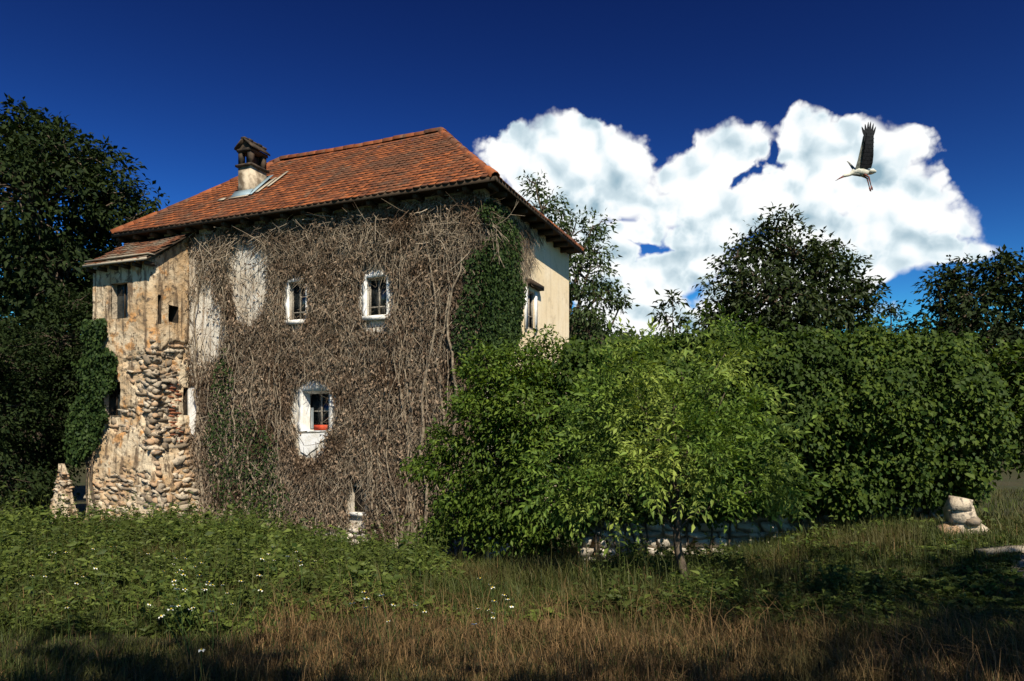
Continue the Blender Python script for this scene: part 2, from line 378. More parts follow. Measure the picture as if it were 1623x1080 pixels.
def vnoise(x, y, s=1.0, k0=0, k=8):
    v = 0
    for i in range(k0, k0+k):
        f = s*(0.6+0.35*(i-k0)); v = v + np.sin(x*f*np.cos(_dr[i])+y*f*np.sin(_dr[i])+_ph[i, 0])*np.cos(y*f*0.7*np.cos(_dr[i]+1)-x*f*.6*np.sin(_dr[i]+1)+_ph[i, 1])
    return v/k*1.8

# ------------------------------------------------------------------ terrain
def ground(x, y):
    x = np.asarray(x, float); y = np.asarray(y, float)
    z = -0.055*np.clip(y-4, 0, 13)
    z = z - 0.5*np.exp(-((x-0.6)/3.0)**2 - ((y-15)/3.5)**2) - 0.56*np.exp(-((x+2.6)/2.4)**2 - ((y-17.3)/2.6)**2)
    z = z + 0.62*sstep(x, 2.8, 7.0)*np.exp(-((y-12.5)/4.5)**2)
    z = z + 0.22*np.exp(-((x+9)/4)**2-((y-17)/3)**2)
    z = z + 0.035*vnoise(x, y, 1.6)*sstep(y, 1, 5)
    hill = sstep(y, 55, 130)*(19.5 - 6.0*sstep(x, 5, 30) + 2.5*vnoise(x*0.05, y*0.05, 1.0, 4))
    return z + np.where(y > 40, hill, 0)
xs = np.concatenate([np.linspace(-400, -20, 24), np.linspace(-18, 18, 110), np.linspace(20, 400, 24)])
ys = np.concatenate([np.linspace(-60, -2, 16), np.linspace(-1, 24, 90), np.linspace(26, 60, 14), np.linspace(65, 240, 30), np.linspace(280, 900, 6)])
gx, gy = np.meshgrid(xs, ys); gz = ground(gx, gy)
nx, ny = len(xs), len(ys); ii = np.arange(nx*ny).reshape(ny, nx)
gF = np.stack([ii[:-1, :-1], ii[:-1, 1:], ii[1:, 1:], ii[1:, :-1]], -1).reshape(-1, 4)
kind(mk('ground', np.stack([gx, gy, gz], -1).reshape(-1, 3), gF, 'ground', smooth=True), 'structure')

# ------------------------------------------------------------------ house frame
UX = np.array([0.9268, -0.3756]); WY = np.array([0.3756, 0.9268])
ANG = math.atan2(UX[1], UX[0]); OV = 0.45
HO = np.array([-0.372, 16.0]) - OV*UX + OV*WY
HZ = 0.0                                         # house empty kept at z=0 so that local z is world z
def loc2w(x, y, z=0): q = HO + x*UX + y*WY; return np.array([q[0], q[1], z])
def ray(px, py):
    d = np.array([(px-811.5)/FPX, 1.0]); c = -HO
    return (c@UX, c@WY, EYE), (d@UX, d@WY, (HORIZ-py)/FPX)
def on_y(px, py, y=0.0):
    c, d = ray(px, py); t = (y-c[1])/d[1]; return c[0]+t*d[0], c[2]+t*d[2]
def on_x(px, py, x=0.0):
    c, d = ray(px, py); t = (x-c[0])/d[0]; return c[1]+t*d[1], c[2]+t*d[2]
def wpx(P):                                      # local points -> photo pixels
    q = HO + P[:, :1]*UX + P[:, 1:2]*WY
    return 811.5+FPX*q[:, 0]/q[:, 1], HORIZ-FPX*(P[:, 2]-EYE)/q[:, 1]
LW, DW, ZE, ZR, ZB = 10.96, 5.85, EYE+5.895, EYE+8.78, -2.0
house = thing('old_house', 'two storey old house with orange tiled hip roof and vine covered front wall', 'house', (HO[0], HO[1], HZ), ANG)
WT = 0.55
def wall_panel(a0, a1, z0, z1, holes, place):
    """plane wall with rectangular holes; place(a, z, depth) -> xyz; returns verts, faces"""
    A = sorted({a0, a1, *[h[0] for h in holes], *[h[1] for h in holes]}); Z = sorted({z0, z1, *[h[2] for h in holes], *[h[3] for h in holes]})
    V = []; F = []
    def q(*p):
        b = len(V); V.extend(p); F.append([b, b+1, b+2, b+3])
    for i in range(len(A)-1):
        for j in range(len(Z)-1):
            am, zm = (A[i]+A[i+1])/2, (Z[j]+Z[j+1])/2
            if any(h[0] < am < h[1] and h[2] < zm < h[3] for h in holes): continue
            for dp in (0, WT):
                q(place(A[i], Z[j], dp), place(A[i+1], Z[j], dp), place(A[i+1], Z[j+1], dp), place(A[i], Z[j+1], dp))
    for (p, r, s, t) in [(h[0], h[1], h[2], h[3]) for h in holes] + [(a0, a1, z0, z1)]:
        for (c, d) in (((p, s), (r, s)), ((r, s), (r, t)), ((r, t), (p, t)), ((p, t), (p, s))):
            q(place(c[0], c[1], 0), place(d[0], d[1], 0), place(d[0], d[1], WT), place(c[0], c[1], WT))
    return V, F
def rect_px(l, t, r, b):
    x0, z1 = on_y(l, t); x1, _ = on_y(r, t); xm, z0 = on_y((l+r)/2, b); _, z1 = on_y((l+r)/2, t)
    return (x0, x1, z0, z1)
WA, WB, WC, WD_ = rect_px(459, 447, 486, 508), rect_px(582, 440, 614, 501), rect_px(481, 620, 523, 683), rect_px(560, 772, 578, 812)
front_holes = [WA, WB, WC, WD_]
V, F = wall_panel(-LW, 0, ZB, ZE-0.02, front_holes, lambda a, z, d: (a, d, z))
front_wall = mk('wall', V, F, 'plaster', house); front_wall['label'] = 'vine covered front wall'
y0, zt = on_x(834, 458); y1, _ = on_x(847, 458); _, zb = on_x(840, 522)
WR = (y0, y1, zb, zt)
V, F = wall_panel(WT, DW, ZB, ZE-0.02, [WR], lambda a, z, d: (-d, a, z))
side_wall = mk('wall', V, F, 'cream', house); side_wall['label'] = 'cream plastered side wall'
mk('wall', *wall_panel(-LW, 0, ZB, ZE-0.02, [], lambda a, z, d: (a, DW+WT-d, z)), 'cream', house)
mk('wall', *wall_panel(WT, DW, ZB, ZE-0.02, [], lambda a, z, d: (-LW+d, a, z)), 'cream', house)

# ---- windows of the front
def frame_bars(rc, depth, nv=1, nh=1, th=0.045, zh=None, name='window', parent=house, glass=True, place=None):
    place = place or (lambda a, y, z: (a, y, z))
    x0, x1, z0, z1 = rc
    ac = Acc()
    def b(a0, a1, c0, c1, d0=depth, d1=depth+0.06):
        ac.add([place(*p) for p in box(a0, a1, d0, d1, c0, c1)], BOXF)
    b(x0, x0+th, z0, z1); b(x1-th, x1, z0, z1); b(x0+th, x1-th, z0, z0+th); b(x0+th, x1-th, z1-th, z1)
    o = ac.build(name, 'frame', parent)
    for i in range(nv):
        c = x0+(x1-x0)*(i+1)/(nv+1); mk('mullion', [place(*p) for p in box(c-0.018, c+0.018, depth+0.004, depth+0.05, z0+th, z1-th)], BOXF, 'frame', o)
    for k in (zh or [0.3]):
        c = z0+(z1-z0)*k; mk('glazing_bar', [place(*p) for p in box(x0+th, x1-th, depth+0.008, depth+0.046, c-0.014, c+0.014)], BOXF, 'frame', o)
    if glass: mk('pane', [place(*p) for p in box(x0+th, x1-th, depth+0.052, depth+0.058, z0+th, z1-th)], BOXF, 'glass', o)
    return o
def surround(rc, l, r, t, b, parent, arched=False, m='white', seed=0, left_only=False):
    """uneven plaster band round an opening, proud of the wall"""
    rr = np.random.RandomState(seed); x0, x1, z0, z1 = rc
    n = 10; inner = []; outer = []
    def side(p, q, op, oq, nn, arch=0):
        for i in range(nn):
            f = i/nn; inner.append((p[0]+(q[0]-p[0])*f, p[1]+(q[1]-p[1])*f))
            ox, oz = op[0]+(oq[0]-op[0])*f, op[1]+(oq[1]-op[1])*f
            outer.append((ox+rr.uniform(-.03, .03), oz+arch*math.sin(math.pi*f)+rr.uniform(-.03, .03)))
    side((x0, z0), (x1, z0), (x0-l, z0-b), (x1+r, z0-b), n)
    side((x1, z0), (x1, z1), (x1+r, z0-b), (x1+r*0.8, z1+t*0.3), n)
    side((x1, z1), (x0, z1), (x1+r*0.8, z1+t*0.3), (x0-l*0.8, z1+t*0.3), n, t*0.9 if arched else t*0.6)
    side((x0, z1), (x0, z0), (x0-l*0.8, z1+t*0.3), (x0-l, z0-b), n)
    k = len(inner); V = []
    for (p, q) in zip(inner, outer):
        pr = 0.05+rr.uniform(-.008, .008)
        V += [(p[0], 0.02, p[1]), (p[0], -pr, p[1]), (q[0], -pr*0.7, q[1]), (q[0], 0.02, q[1])]
    F = []
    for i in range(k):
        j = (i+1) % k
        for c in range(3): F.append([i*4+c, j*4+c, j*4+c+1, i*4+c+1])
    return mk('surround', V, F, m, parent, True)
wA = frame_bars(WA, 0.08, 1, 1, zh=[0.22]); surround(WA, 0.12, 0.05, 0.12, 0.02, wA, seed=1)
wB = frame_bars(WB, 0.08, 1, 1, zh=[0.25]); surround(WB, 0.14, 0.09, 0.16, 0.03, wB, seed=2)
for wn, rc in ((wA, WA), (wB, WB)):
    mk('sill', box(rc[0]-0.07, rc[1]+0.05, -0.12, 0.07, rc[2]-0.11, rc[2]-0.003), BOXF, 'white', wn)
wC = frame_bars(WC, 0.20, 1, 1, zh=[0.5]); surround(WC, 0.15, 0.12, 0.24, 0.03, wC, True, seed=3)
# splayed white reveal of the low window
def reveal(rc, inset, depth, parent, m='white'):
    x0, x1, z0, z1 = rc; e = 0.004
    a = [(x0+e, -0.01, z0+e), (x1-e, -0.01, z0+e), (x1-e, -0.01, z1-e), (x0+e, -0.01, z1-e)]
    b = [(x0+inset, depth, z0+0.03), (x1-inset*.35, depth, z0+0.03), (x1-inset*.35, depth, z1-0.06), (x0+inset, depth, z1-0.06)]
    mk('reveal', a+b, [[0, 1, 5, 4], [1, 2, 6, 5], [2, 3, 7, 6], [3, 0, 4, 7]], m, parent)
reveal(WC, 0.06, 0.195, wC)
x0, x1, z0, z1 = WC
cv = np.array([(x0+0.09+0.015*math.sin(i*1.9)+0.08*i/8, 0.182+0.008*math.sin(i*2.3), z) for i in range(9) for z in (z0+0.06, z0+0.6)])
mk('curtain', cv, [[i*2, i*2+2, i*2+3, i*2+1] for i in range(8)], 'curtain', wC)
# plaster patch beneath the low window
pt = [on_y(*p) for p in [(474, 688), (523, 686), (519, 696), (508, 700), (505, 709), (494, 716), (488, 722), (478, 716), (475, 702)]]
V = [(a, -0.035, z) for a, z in pt]+[(a, 0.01, z) for a, z in pt]; k = len(pt)
o = mk('plaster_patch', V, [list(range(k))]+[[i, (i+1) % k, (i+1) % k+k, i+k] for i in range(k)], 'white', house)
o['label'] = 'bare white plaster under the low window'
rb = thing('red_box', 'small red box standing on the sill of the low white window', 'box', loc2w(WC[0]+0.50, 0.08, WC[2]+0.018), ANG)
mk('trough', *(lambda b: (np.concatenate([b, b*[0.88, 0.8, 1]+[0, 0, 0.0]]), np.concatenate([BOXF[[0, 2, 3, 4, 5]], [[4, 5, 13, 12], [5, 6, 14, 13], [6, 7, 15, 14], [7, 4, 12, 15]], BOXF[[0]]+8])))(box(-.17, .17, -.09, .09, 0, .13)), 'red', rb)
mk('soil', box(-.14, .14, -.07, .07, 0.02, .10), BOXF, 'soil', rb)
# low cellar opening
o = mk('cellar_shade_panel', box(WD_[0]+.01, WD_[1]-.01, .05, .08, WD_[2]+.01, WD_[3]-.01), BOXF, 'soot_and_shade', house)  # dark panel added in place of the shade inside the opening
mk('sill', box(WD_[0]-0.06, WD_[1]+0.06, -0.08, 0.1, WD_[2]-0.1, WD_[2]-0.003), BOXF, 'white', house)
# side window, with a bit of drip moulding above
pl = lambda a, d, z: (-d, a, z)
wS = frame_bars(WR, 0.03, 1, 1, zh=[0.35], place=pl)
mk('surround', box(-0.02, 0.05, WR[0]-0.16, WR[0]-0.003, WR[2]-0.05, WR[3]+0.05), BOXF, 'white', wS); mk('surround', box(-0.02, 0.04, WR[1]+0.003, WR[1]+0.14, WR[2]-0.05, WR[3]+0.05), BOXF, 'white', wS)
mk('lintel', box(-0.02, 0.16, WR[0]-0.1, WR[1]+0.35, WR[3]+0.12, WR[3]+0.24), BOXF, 'wood', wS)

# ---- roof
roof = mk('roof', [(OV, -OV, ZE-.06), (OV, DW+OV, ZE-.06), (-LW-OV, DW+OV, ZE-.06), (-LW-OV, -OV, ZE-.06)], [[0, 1, 2, 3]], 'wood', house)
roof['label'] = 'dark boarded soffit under the tiles'
AP = 3.13; HALF = (DW+2*OV)/2
C0 = [np.array(p) for p in ((OV, -OV, ZE), (OV, DW+OV, ZE), (-LW-OV, DW+OV, ZE), (-LW-OV, -OV, ZE))]
RA, RB = np.array([OV-AP, -OV+HALF, ZR]), np.array([-LW-OV+AP, -OV+HALF, ZR])
mk('roof_boarding', [*(C0[0]-[0, 0, .05], C0[1]-[0, 0, .05], C0[2]-[0, 0, .05], C0[3]-[0, 0, .05], RA-[0, 0, .15], RB-[0, 0, .15])], [[3, 0, 4, 5], [0, 1, 4], [1, 2, 5, 4], [2, 3, 5]], 'wood', house)
# tile: a thin plate with rounded foot.  local: x across, y up the slope, z normal
def tile_geo(wd=0.185, ln=0.30, th=0.024):
    top = [(-wd/2, ln), (wd/2, ln), (wd/2, 0.03), (wd*.28, 0.004), (0, -0.004), (-wd*.28, 0.004), (-wd/2, 0.03)]
    V = np.array([(x, y, th) for x, y in top]+[(x, y, 0) for x, y in top[2:]])
    F3 = np.array([[0, 6, 1], [6, 2, 1], [6, 5, 2], [5, 3, 2], [5, 4, 3]])
    F4 = np.array([[2, 3, 8, 7], [3, 4, 9, 8], [4, 5, 10, 9], [5, 6, 11, 10]])
    return V, F3, F4
TV, TF3, TF4 = tile_geo()
tmesh = []
for i in range(4):
    v = TV.copy(); v[:, 2] += R.uniform(-.003, .003, len(v)); v[:, :2] *= R.uniform(0.97, 1.0)
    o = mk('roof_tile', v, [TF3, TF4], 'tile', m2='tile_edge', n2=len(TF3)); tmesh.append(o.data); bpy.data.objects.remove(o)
def lay_tiles(P0, P1, Q0, Q1, ex=0.185, wd=0.19, single=None, m='tile', parent=house, stuffname='roof_tile', keep=None):
    """eave P0->P1, ridge Q0->Q1 (quad or triangle), P->Q goes up the slope"""
    P0, P1, Q0, Q1 = map(np.asarray, (P0, P1, Q0, Q1))
    X = nrm(P1-P0); Nn = nrm(np.cross(P1-P0, (Q0+Q1)/2-(P0+P1)/2)); Y = np.cross(Nn, X)
    H = (Q0-P0)@Y; L = np.linalg.norm(P1-P0); qa, qb = (Q0-P0)@X, (Q1-P0)@X
    items = []
    for r in range(int(H/ex)+1):
        y = r*ex-0.05; f = max(0, y)/H
        if y+0.24 > H: break
        ft = (max(0, y)+.15)/H; xa, xb = max(qa*f, qa*ft), min(L+(qb-L)*f, L+(qb-L)*ft)
        x = xa+wd*0.5-(r % 2)*wd*0.5
        while x < xb+wd*0.2:
            if xa+.05 < x < xb-.05:
                items.append((x+R.normal()*.004, y+R.normal()*.006+0.02*math.sin(x*0.9)*f, 0.03+R.uniform(0, .008), R.normal()*.018, R.normal()*.02))
            x += wd
    ac = Acc(); ones = []
    for (x, y, z, rz, tl) in items:
        p = P0+X*x+Y*y+Nn*z
        p = p-Nn*(0.05*math.sin(math.pi*min(1, max(0, x/L)))*(.4+.6*min(1, max(0, y/H)))+.012*float(vnoise(x, y, 1.6, 2)))
        if keep is not None and not keep(p): continue
        c, s = math.cos(rz), math.sin(rz)
        A, B = X*c+Y*s, -X*s+Y*c
        # each tile is tilted so that its foot rests on the course below
        B2 = nrm(B-Nn*(0.12+tl*.5)); N2 = np.cross(A, B2)
        ones.append((p, A, B2, N2))
    if single: ones.sort(key=lambda q: single(q[0]))
    for i, (p, A, B, N2) in enumerate(ones):
        if single and i < 300:
            o = inst(tmesh[i % 4], 'roof_tile', parent, (0, 0, 0))
            o.matrix_local = Matrix(((A[0], B[0], N2[0], p[0]), (A[1], B[1], N2[1], p[1]), (A[2], B[2], N2[2], p[2]), (0, 0, 0, 1)))
            if m != 'tile':
                o.material_slots[0].link = 'OBJECT'; o.material_slots[0].material = M[m]
        else:
            v = p+TV[:, :1]*A+TV[:, 1:2]*B+TV[:, 2:]*N2
            n0 = ac.n; ac.V.append(v); ac.F[3].append(TF3+n0); ac.F[4].append(TF4+n0); ac.n += len(v)
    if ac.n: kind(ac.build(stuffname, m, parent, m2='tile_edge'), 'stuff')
camL = np.array([ray(811, 700)[0][0], ray(811, 700)[0][1], EYE])
lay_tiles(C0[3], C0[0], RB, RA, single=lambda p: np.linalg.norm(p-camL), parent=roof)
lay_tiles(C0[0], C0[1], RA, RA, parent=roof)
lay_tiles(C0[2], C0[3], RB, RB, parent=roof)
lay_tiles(C0[1], C0[2], RA, RB, parent=roof)
# ridge and hip caps: half round tiles end to end
def ridge_caps(A, B, parent, n_name='ridge_tile', r=0.115, ln=0.34):
    A, B = np.asarray(A), np.asarray(B); D = nrm(B-A); L = np.linalg.norm(B-A)
    S = nrm(np.cross(D, [0, 0, 1])); U = np.cross(S, D)
    a = np.linspace(-0.2, math.pi+0.2, 6)
    cs = np.stack([np.cos(a), np.sin(a)], -1)
    V = []
    for (t, k) in ((0, 1.0), (ln*1.08, 0.95)):
        for k2 in (k, k-0.16):
            V += [D*t+S*c*r*k2+U*(s*r*k2) for c, s in cs]
    V = np.array(V); F = []
    for i in range(5): F += [[i, i+1, 13+i, 12+i], [6+i, 18+i, 19+i, 7+i], [i, 6+i, 7+i, i+1]]
    me = None
    for j in range(int(L/ln)+1):
        p = A+D*min(j*ln, L-ln*1.05)+U*0.0
        if me is None:
            o = mk(n_name, V, np.array(F), 'tile', parent, True); me = o.data
        else: o = inst(me, n_name, parent, (0, 0, 0))
        f_ = j*ln/L; o.location = tuple(p+R.normal(size=3)*0.008+[0, 0, .02-.05*math.sin(math.pi*min(1, f_))])
up = np.array([0, 0, -.03])
ridge_caps(RB+up, RA+up, roof); ridge_caps(C0[0]+up, RA+up, roof); ridge_caps(C0[3]+up, RB+up, roof); ridge_caps(C0[1]+up, RA+up, roof); ridge_caps(C0[2]+up, RB+up, roof)
for i in range(19):
    x = -LW-0.3+i*(LW+0.6)/18
    mk('rafter', box(x-.05, x+.05, -OV+.04, -0.003, ZE-.19, ZE-.063), BOXF, 'wood', house)
for i in range(9):
    y = 0.3+i*0.66
    mk('rafter', box(0.003, OV-.04, y-.05, y+.05, ZE-.19, ZE-.063), BOXF, 'wood', house)
mk('fascia', box(-LW-OV+.0, OV-.004, -OV-.03, -OV-.003, ZE-.10, ZE+.0), BOXF, 'wood', house)
mk('fascia', box(OV+.003, OV+.03, -OV-.03, DW+OV, ZE-.10, ZE+.0), BOXF, 'wood', house)

# ---- chimney standing on the front slope
RN = nrm(np.cross(C0[0]-C0[3], RA-C0[0]))
def on_roof(px, py):
    c, d = map(np.array, ray(px, py)); t = ((C0[0]-c)@RN)/(d@RN); return c+t*d
cb = on_roof(398, 308)
cx1, cy0 = cb[0], cb[1]; cw, cd_ = 0.46, 0.62; cx0 = cx1-cw; cy1 = cy0+cd_
def at_d(px, py):   # height of a row on the front face of the chimney
    return on_y(px, py, cy0)[1]
zst, zop, zev, zpk = at_d(398, 262), at_d(398, 245), at_d(398, 238), at_d(398, 216)
chim = mk('chimney', box(cx0, cx1, cy0, cy1, cb[2]-0.5, zst), BOXF, 'rough', house); chim['label'] = 'plastered chimney with open vents and little gabled cap'
n = 7
mk('chimney_ledge', box(cx0-.06, cx1+.06, cy0-.06, cy1+.06, zst+.002, zst+.06), BOXF, 'soot_and_shade', chim)
for (xx, yy) in ((cx0, cy0), (cx1-.13, cy0), (cx0, cy1-.13), (cx1-.13, cy1-.13), (cx0+0.17, cy1-.13)):
    mk('pillar', box(xx, xx+.13, yy, yy+.13, zst+.062, zev), BOXF, 'soot_and_shade', chim)
mk('chimney_flue', box(cx0+.15, cx1-.15, cy0+.15, cy1-.15, zst+.062, zev-.06), BOXF, 'soot_and_shade', chim)
mk('lintel', box(cx0-.03, cx1+.03, cy0-.03, cy1+.03, zev+.002, zev+.08), BOXF, 'soot_and_shade', chim)
xm = (cx0+cx1)/2; e = 0.075
def slab(x0, z0, x1, z1, y0, y1, th):
    v = [(x0, y0, z0), (x1, y0, z1), (x1, y1, z1), (x0, y1, z0)]
    return np.array(v+[(a, b, c+th) for a, b, c in v])
mk('chimney_cap', slab(cx0-e, zev+.06, xm, zpk-.06, cy0-e, cy1+e, .055), BOXF, 'soot_and_shade', chim)
mk('chimney_cap', slab(cx1+e, zev+.06, xm+.002, zpk-.058, cy0-e, cy1+e, .055), BOXF, 'soot_and_shade', chim)
mk('gable', [(cx0, cy0+.01, zev+.083), (cx1, cy0+.01, zev+.083), (xm, cy0+.01, zpk-.07), (cx0, cy0+.1, zev+.083), (cx1, cy0+.1, zev+.083), (xm, cy0+.1, zpk-.07)], [[0, 1, 2], [3, 5, 4], [0, 2, 5, 3], [1, 4, 5, 2]], 'soot_and_shade', chim)
for i in range(5):
    y = cy0-e+i*(cd_+2*e)/4.2
    mk('cap_tile', box(xm-.07, xm+.07, y, y+.16, zpk-.06, zpk-.01+0.02*(i % 2)), BOXF, 'soot_and_shade', chim)
slope = (ZR-ZE)/HALF
def zroof(y): return ZE+(y+OV)*slope
for (x0, x1, y0, y1) in ((cx0-.12, cx1+.08, cy0-.16, cy0-.01), (cx1+.01, cx1+.16, cy0-.16, cy1+.1)):
    a = 0.062
    v = [(x0, y0, zroof(y0)+a), (x1, y0, zroof(y0)+a), (x1, y1, zroof(y1)+a+.07), (x0, y1, zroof(y1)+a+.07)]
    mk('flashing', v+[(p, q, r+.02) for p, q, r in v], BOXF, 'metal', chim)
for (x0, x1, y0, y1) in ((cx1+.22, cx1+.34, cy0-.1, cy1+.05), (cx1+.40, cx1+.50, cy0+.15, cy1+.35), (cx0-.5, cx0-.28, cy0-.26, cy0-.16), (cx0-.14, cx1+.1, cy0-.25, cy0-.19)):
    a = 0.075
    v = [(x0, y0, zroof(y0)+a), (x1, y0, zroof(y0)+a), (x1, y1, zroof(y1)+a), (x0, y1, zroof(y1)+a)]
    mk('pale_tile', v+[(p, q, r+.012) for p, q, r in v], BOXF, 'pale_wood', roof)

# ------------------------------------------------------------------ stones
def stone_geo(rr):
    g = np.linspace(-1, 1, 3); pts = {}; V = []; F = []
    def vid(p):
        k = tuple(np.round(p, 3))
        if k not in pts: pts[k] = len(V); V.append(np.array(p, float))
        return pts[k]
    for ax in range(3):
        for s in (-1, 1):
            for i in range(2):
                for j in range(2):
                    q = []
                    for (a, b) in ((i, j), (i+1, j), (i+1, j+1), (i, j+1)):
                        p = [0, 0, 0]; p[ax] = s; p[(ax+1) % 3] = g[a]; p[(ax+2) % 3] = g[b]; q.append(vid(p))
                    F.append(q if s > 0 else q[::-1])
    V = np.array(V); V = 0.5*V/np.maximum(1, np.linalg.norm(V, axis=1, keepdims=True)**0.22)
    V *= 1+rr.uniform(-.13, .13, (len(V), 1)); V += rr.uniform(-.115, .115, V.shape)
    for _ in range(7):
        nn = rr.normal(size=3); nn /= np.linalg.norm(nn); V = V-np.maximum(0, V@nn-.36)[:, None]*nn
    return V, np.array(F)
SG = [stone_geo(np.random.RandomState(i+40)) for i in range(9)]
SM = {}
def stone_mesh(i, m):
    if (i, m) not in SM:
        o = mk('stone', SG[i][0], SG[i][1], m); SM[(i, m)] = o.data; bpy.data.objects.remove(o)
    return SM[(i, m)]
def rotz_m(v, a):
    c, s = math.cos(a), math.sin(a); return np.stack([v[:, 0]*c-v[:, 1]*s, v[:, 0]*s+v[:, 1]*c, v[:, 2]], -1)
def lay_stones(items, parent, m, single=300, name='stone', stuff='rubble'):
    """items: (pos, size3, rot-euler) in parent's frame; the largest in view come first"""
    ac = Acc()
    for i, (p, s, e) in enumerate(items):
        g = R.randint(len(SG))
        if i < single: inst(stone_mesh(g, m), name, parent, tuple(p), e, tuple(s))
        else:
            v = SG[g][0]*np.asarray(s); mt = np.array(Matrix.LocRotScale(None, __import__('mathutils').Euler(e), None).to_3x3())
            ac.add(v@mt.T+np.asarray(p), SG[g][1])
    if ac.n: kind(ac.build(stuff, m, parent), 'stuff')

# ------------------------------------------------------------------ ruined tower at the left end
XR, TP, ZT = -9.0, 1.25, EYE+4.75
tower = thing('ruined_tower', 'ruined ochre stone tower with little lean-to roof at left end of house', 'tower', (HO[0], HO[1], 0), ANG)
def flare(z): return 0.72*np.clip((2.4-z)/3.0, 0, 1.3)**1.25
def batt(z): return 0.28*np.clip((2.4-z)/3.0, 0, 1.3)
def tl(z): return 2.15+0.62*np.clip((1.9-z)/2.4, 0, 1.2)
def fpoint(a, z, off): return np.stack([XR+flare(z)-a, -TP-batt(z)-off, z+0*a], -1)
def rpoint(b, z, off): return np.stack([XR+flare(z)+off, -TP-batt(z)+b*(TP+batt(z)+0.0), z+0*b], -1)
ELL = lambda px, py, c: np.max([np.clip(1-((px-a)/r1)**2-((py-b)/r2)**2, -1, 1) for a, b, r1, r2 in c], axis=0)
EXPOSED = [(250, 640, 34, 62), (238, 585, 45, 32), (200, 665, 34, 22), (215, 803, 60, 54), (292, 750, 20, 74), (320, 796, 34, 30), (142, 790, 24, 56), (180, 775, 26, 24), (280, 560, 30, 20), (255, 700, 30, 22)]
def plmask(P):                      # 1 where plaster still covers the masonry
    px, py = wpx(P)
    e = ELL(px, py, EXPOSED)+0.55*vnoise(P[:, 0]+P[:, 1]*0.7, P[:, 2], 5.0)+0.3*vnoise(P[:, 0]-P[:, 1], P[:, 2]*1.2, 13.0, 8)
    return 1-sstep(e, 0.02, 0.16)
def rc_face(l, t, r, b, face):
    if face == 'f':
        (xa, z1), (xb, _), (_, z0) = on_y(l, t, -TP), on_y(r, t, -TP), on_y((l+r)/2, b, -TP)
        _, z1 = on_y((l+r)/2, t, -TP); return (XR-xb, XR-xa, z0, z1)
    (ya, z1), (yb, _), (_, z0) = on_x(l, t, XR), on_x(r, t, XR), on_x((l+r)/2, b, XR)
    return ((ya+TP)/TP, (yb+TP)/TP, z0, z1)
tw_f = [rc_face(179, 449, 205, 505, 'f'), rc_face(166, 606, 193, 660, 'f')]
tw_r = [rc_face(264, 484, 281, 512, 'r'), rc_face(248.5, 468, 254, 514, 'r'), rc_face(287, 614, 296, 658, 'r')]
ac = Acc()
def face_grid(point, amax, holes, da, dz, isf):
    zs = np.arange(-1.6, ZT+1.15, dz)
    na = int((3.0 if isf else 1.0)/da)+1
    av = np.linspace(0, 1, na)
    A, Z = np.meshgrid(av, zs)
    AA = A*(tl(Z) if isf else 1.0)
    P = point(AA.ravel(), Z.ravel(), 0*Z.ravel())
    mk_ = plmask(P); loc = (AA.ravel()*3.1, Z.ravel())
    off = 0.055*mk_+0.016*vnoise(P[:, 0]+.7*P[:, 1], P[:, 2], 7.0, 3)+0.012*vnoise(P[:, 0]+P[:, 1], P[:, 2], 19.0, 9)
    edge = np.minimum(AA.ravel(), (tl(Z).ravel()-AA.ravel()) if isf else (1-AA.ravel())*1.3)
    P = point(AA.ravel(), Z.ravel(), off*np.clip(edge/0.06, 0.0 if True else 0, 1))
    idx = np.arange(len(P)).reshape(A.shape)
    q = np.stack([idx[:-1, :-1], idx[:-1, 1:], idx[1:, 1:], idx[1:, :-1]], -1).reshape(-1, 4)
    am = AA.ravel()[q].mean(1); zm = Z.ravel()[q].mean(1)
    keep = np.ones(len(q), bool)
    for h in holes: keep &= ~((am > h[0]) & (am < h[1]) & (zm > h[2]) & (zm < h[3]))
    if isf: keep &= zm < ZT
    else: keep &= zm < ZT+0.95*np.clip(am, 0, 1)
    return P, (q if not isf else q[:, ::-1])[keep]
fP, fF = face_grid(fpoint, 2.9, tw_f, 0.035, 0.035, True); rP, rF = face_grid(rpoint, 1.0, tw_r, 0.03, 0.035, False)
ac.add(fP, fF); ac.add(rP, rF)
zs = np.linspace(-1.6, ZT, 30)
lv = np.concatenate([fpoint(tl(zs), zs, 0*zs), fpoint(tl(zs), zs, 0*zs)+[0, 1.3+1.5, 0]]); ac.add(lv, np.array([[i, i+1, 31+i, 30+i] for i in range(29)]))
twall = ac.build('wall', 'tower', tower, False)
for h in tw_f:
    a0, a1, z0, z1 = h; v = []
    for dpt in (0.03, -0.16): v += [tuple(fpoint(np.array(a), np.array(z), np.array(dpt*1.0))) for a, z in ((a0, z0), (a1, z0), (a1, z1), (a0, z1))]
    mk('window_reveal', v, [[0, 1, 5, 4], [1, 2, 6, 5], [2, 3, 7, 6], [3, 0, 4, 7]], 'stone', tower)
    x = XR-a1; zf = z0
    o = mk('window', [tuple(fpoint(np.array(a), np.array(z), np.array(-0.13))) for a, z in ((a0, z0), (a1, z0), (a1, z1), (a0, z1))], [[0, 1, 2, 3]], 'glass', tower)
    am = (a0+a1)/2
    mk('mullion', [tuple(fpoint(np.array(a), np.array(z), np.array(d))) for d in (-.125, -.10) for a, z in ((am-.02, z0), (am+.02, z0), (am+.02, z1), (am-.02, z1))], BOXF, 'wood', o)
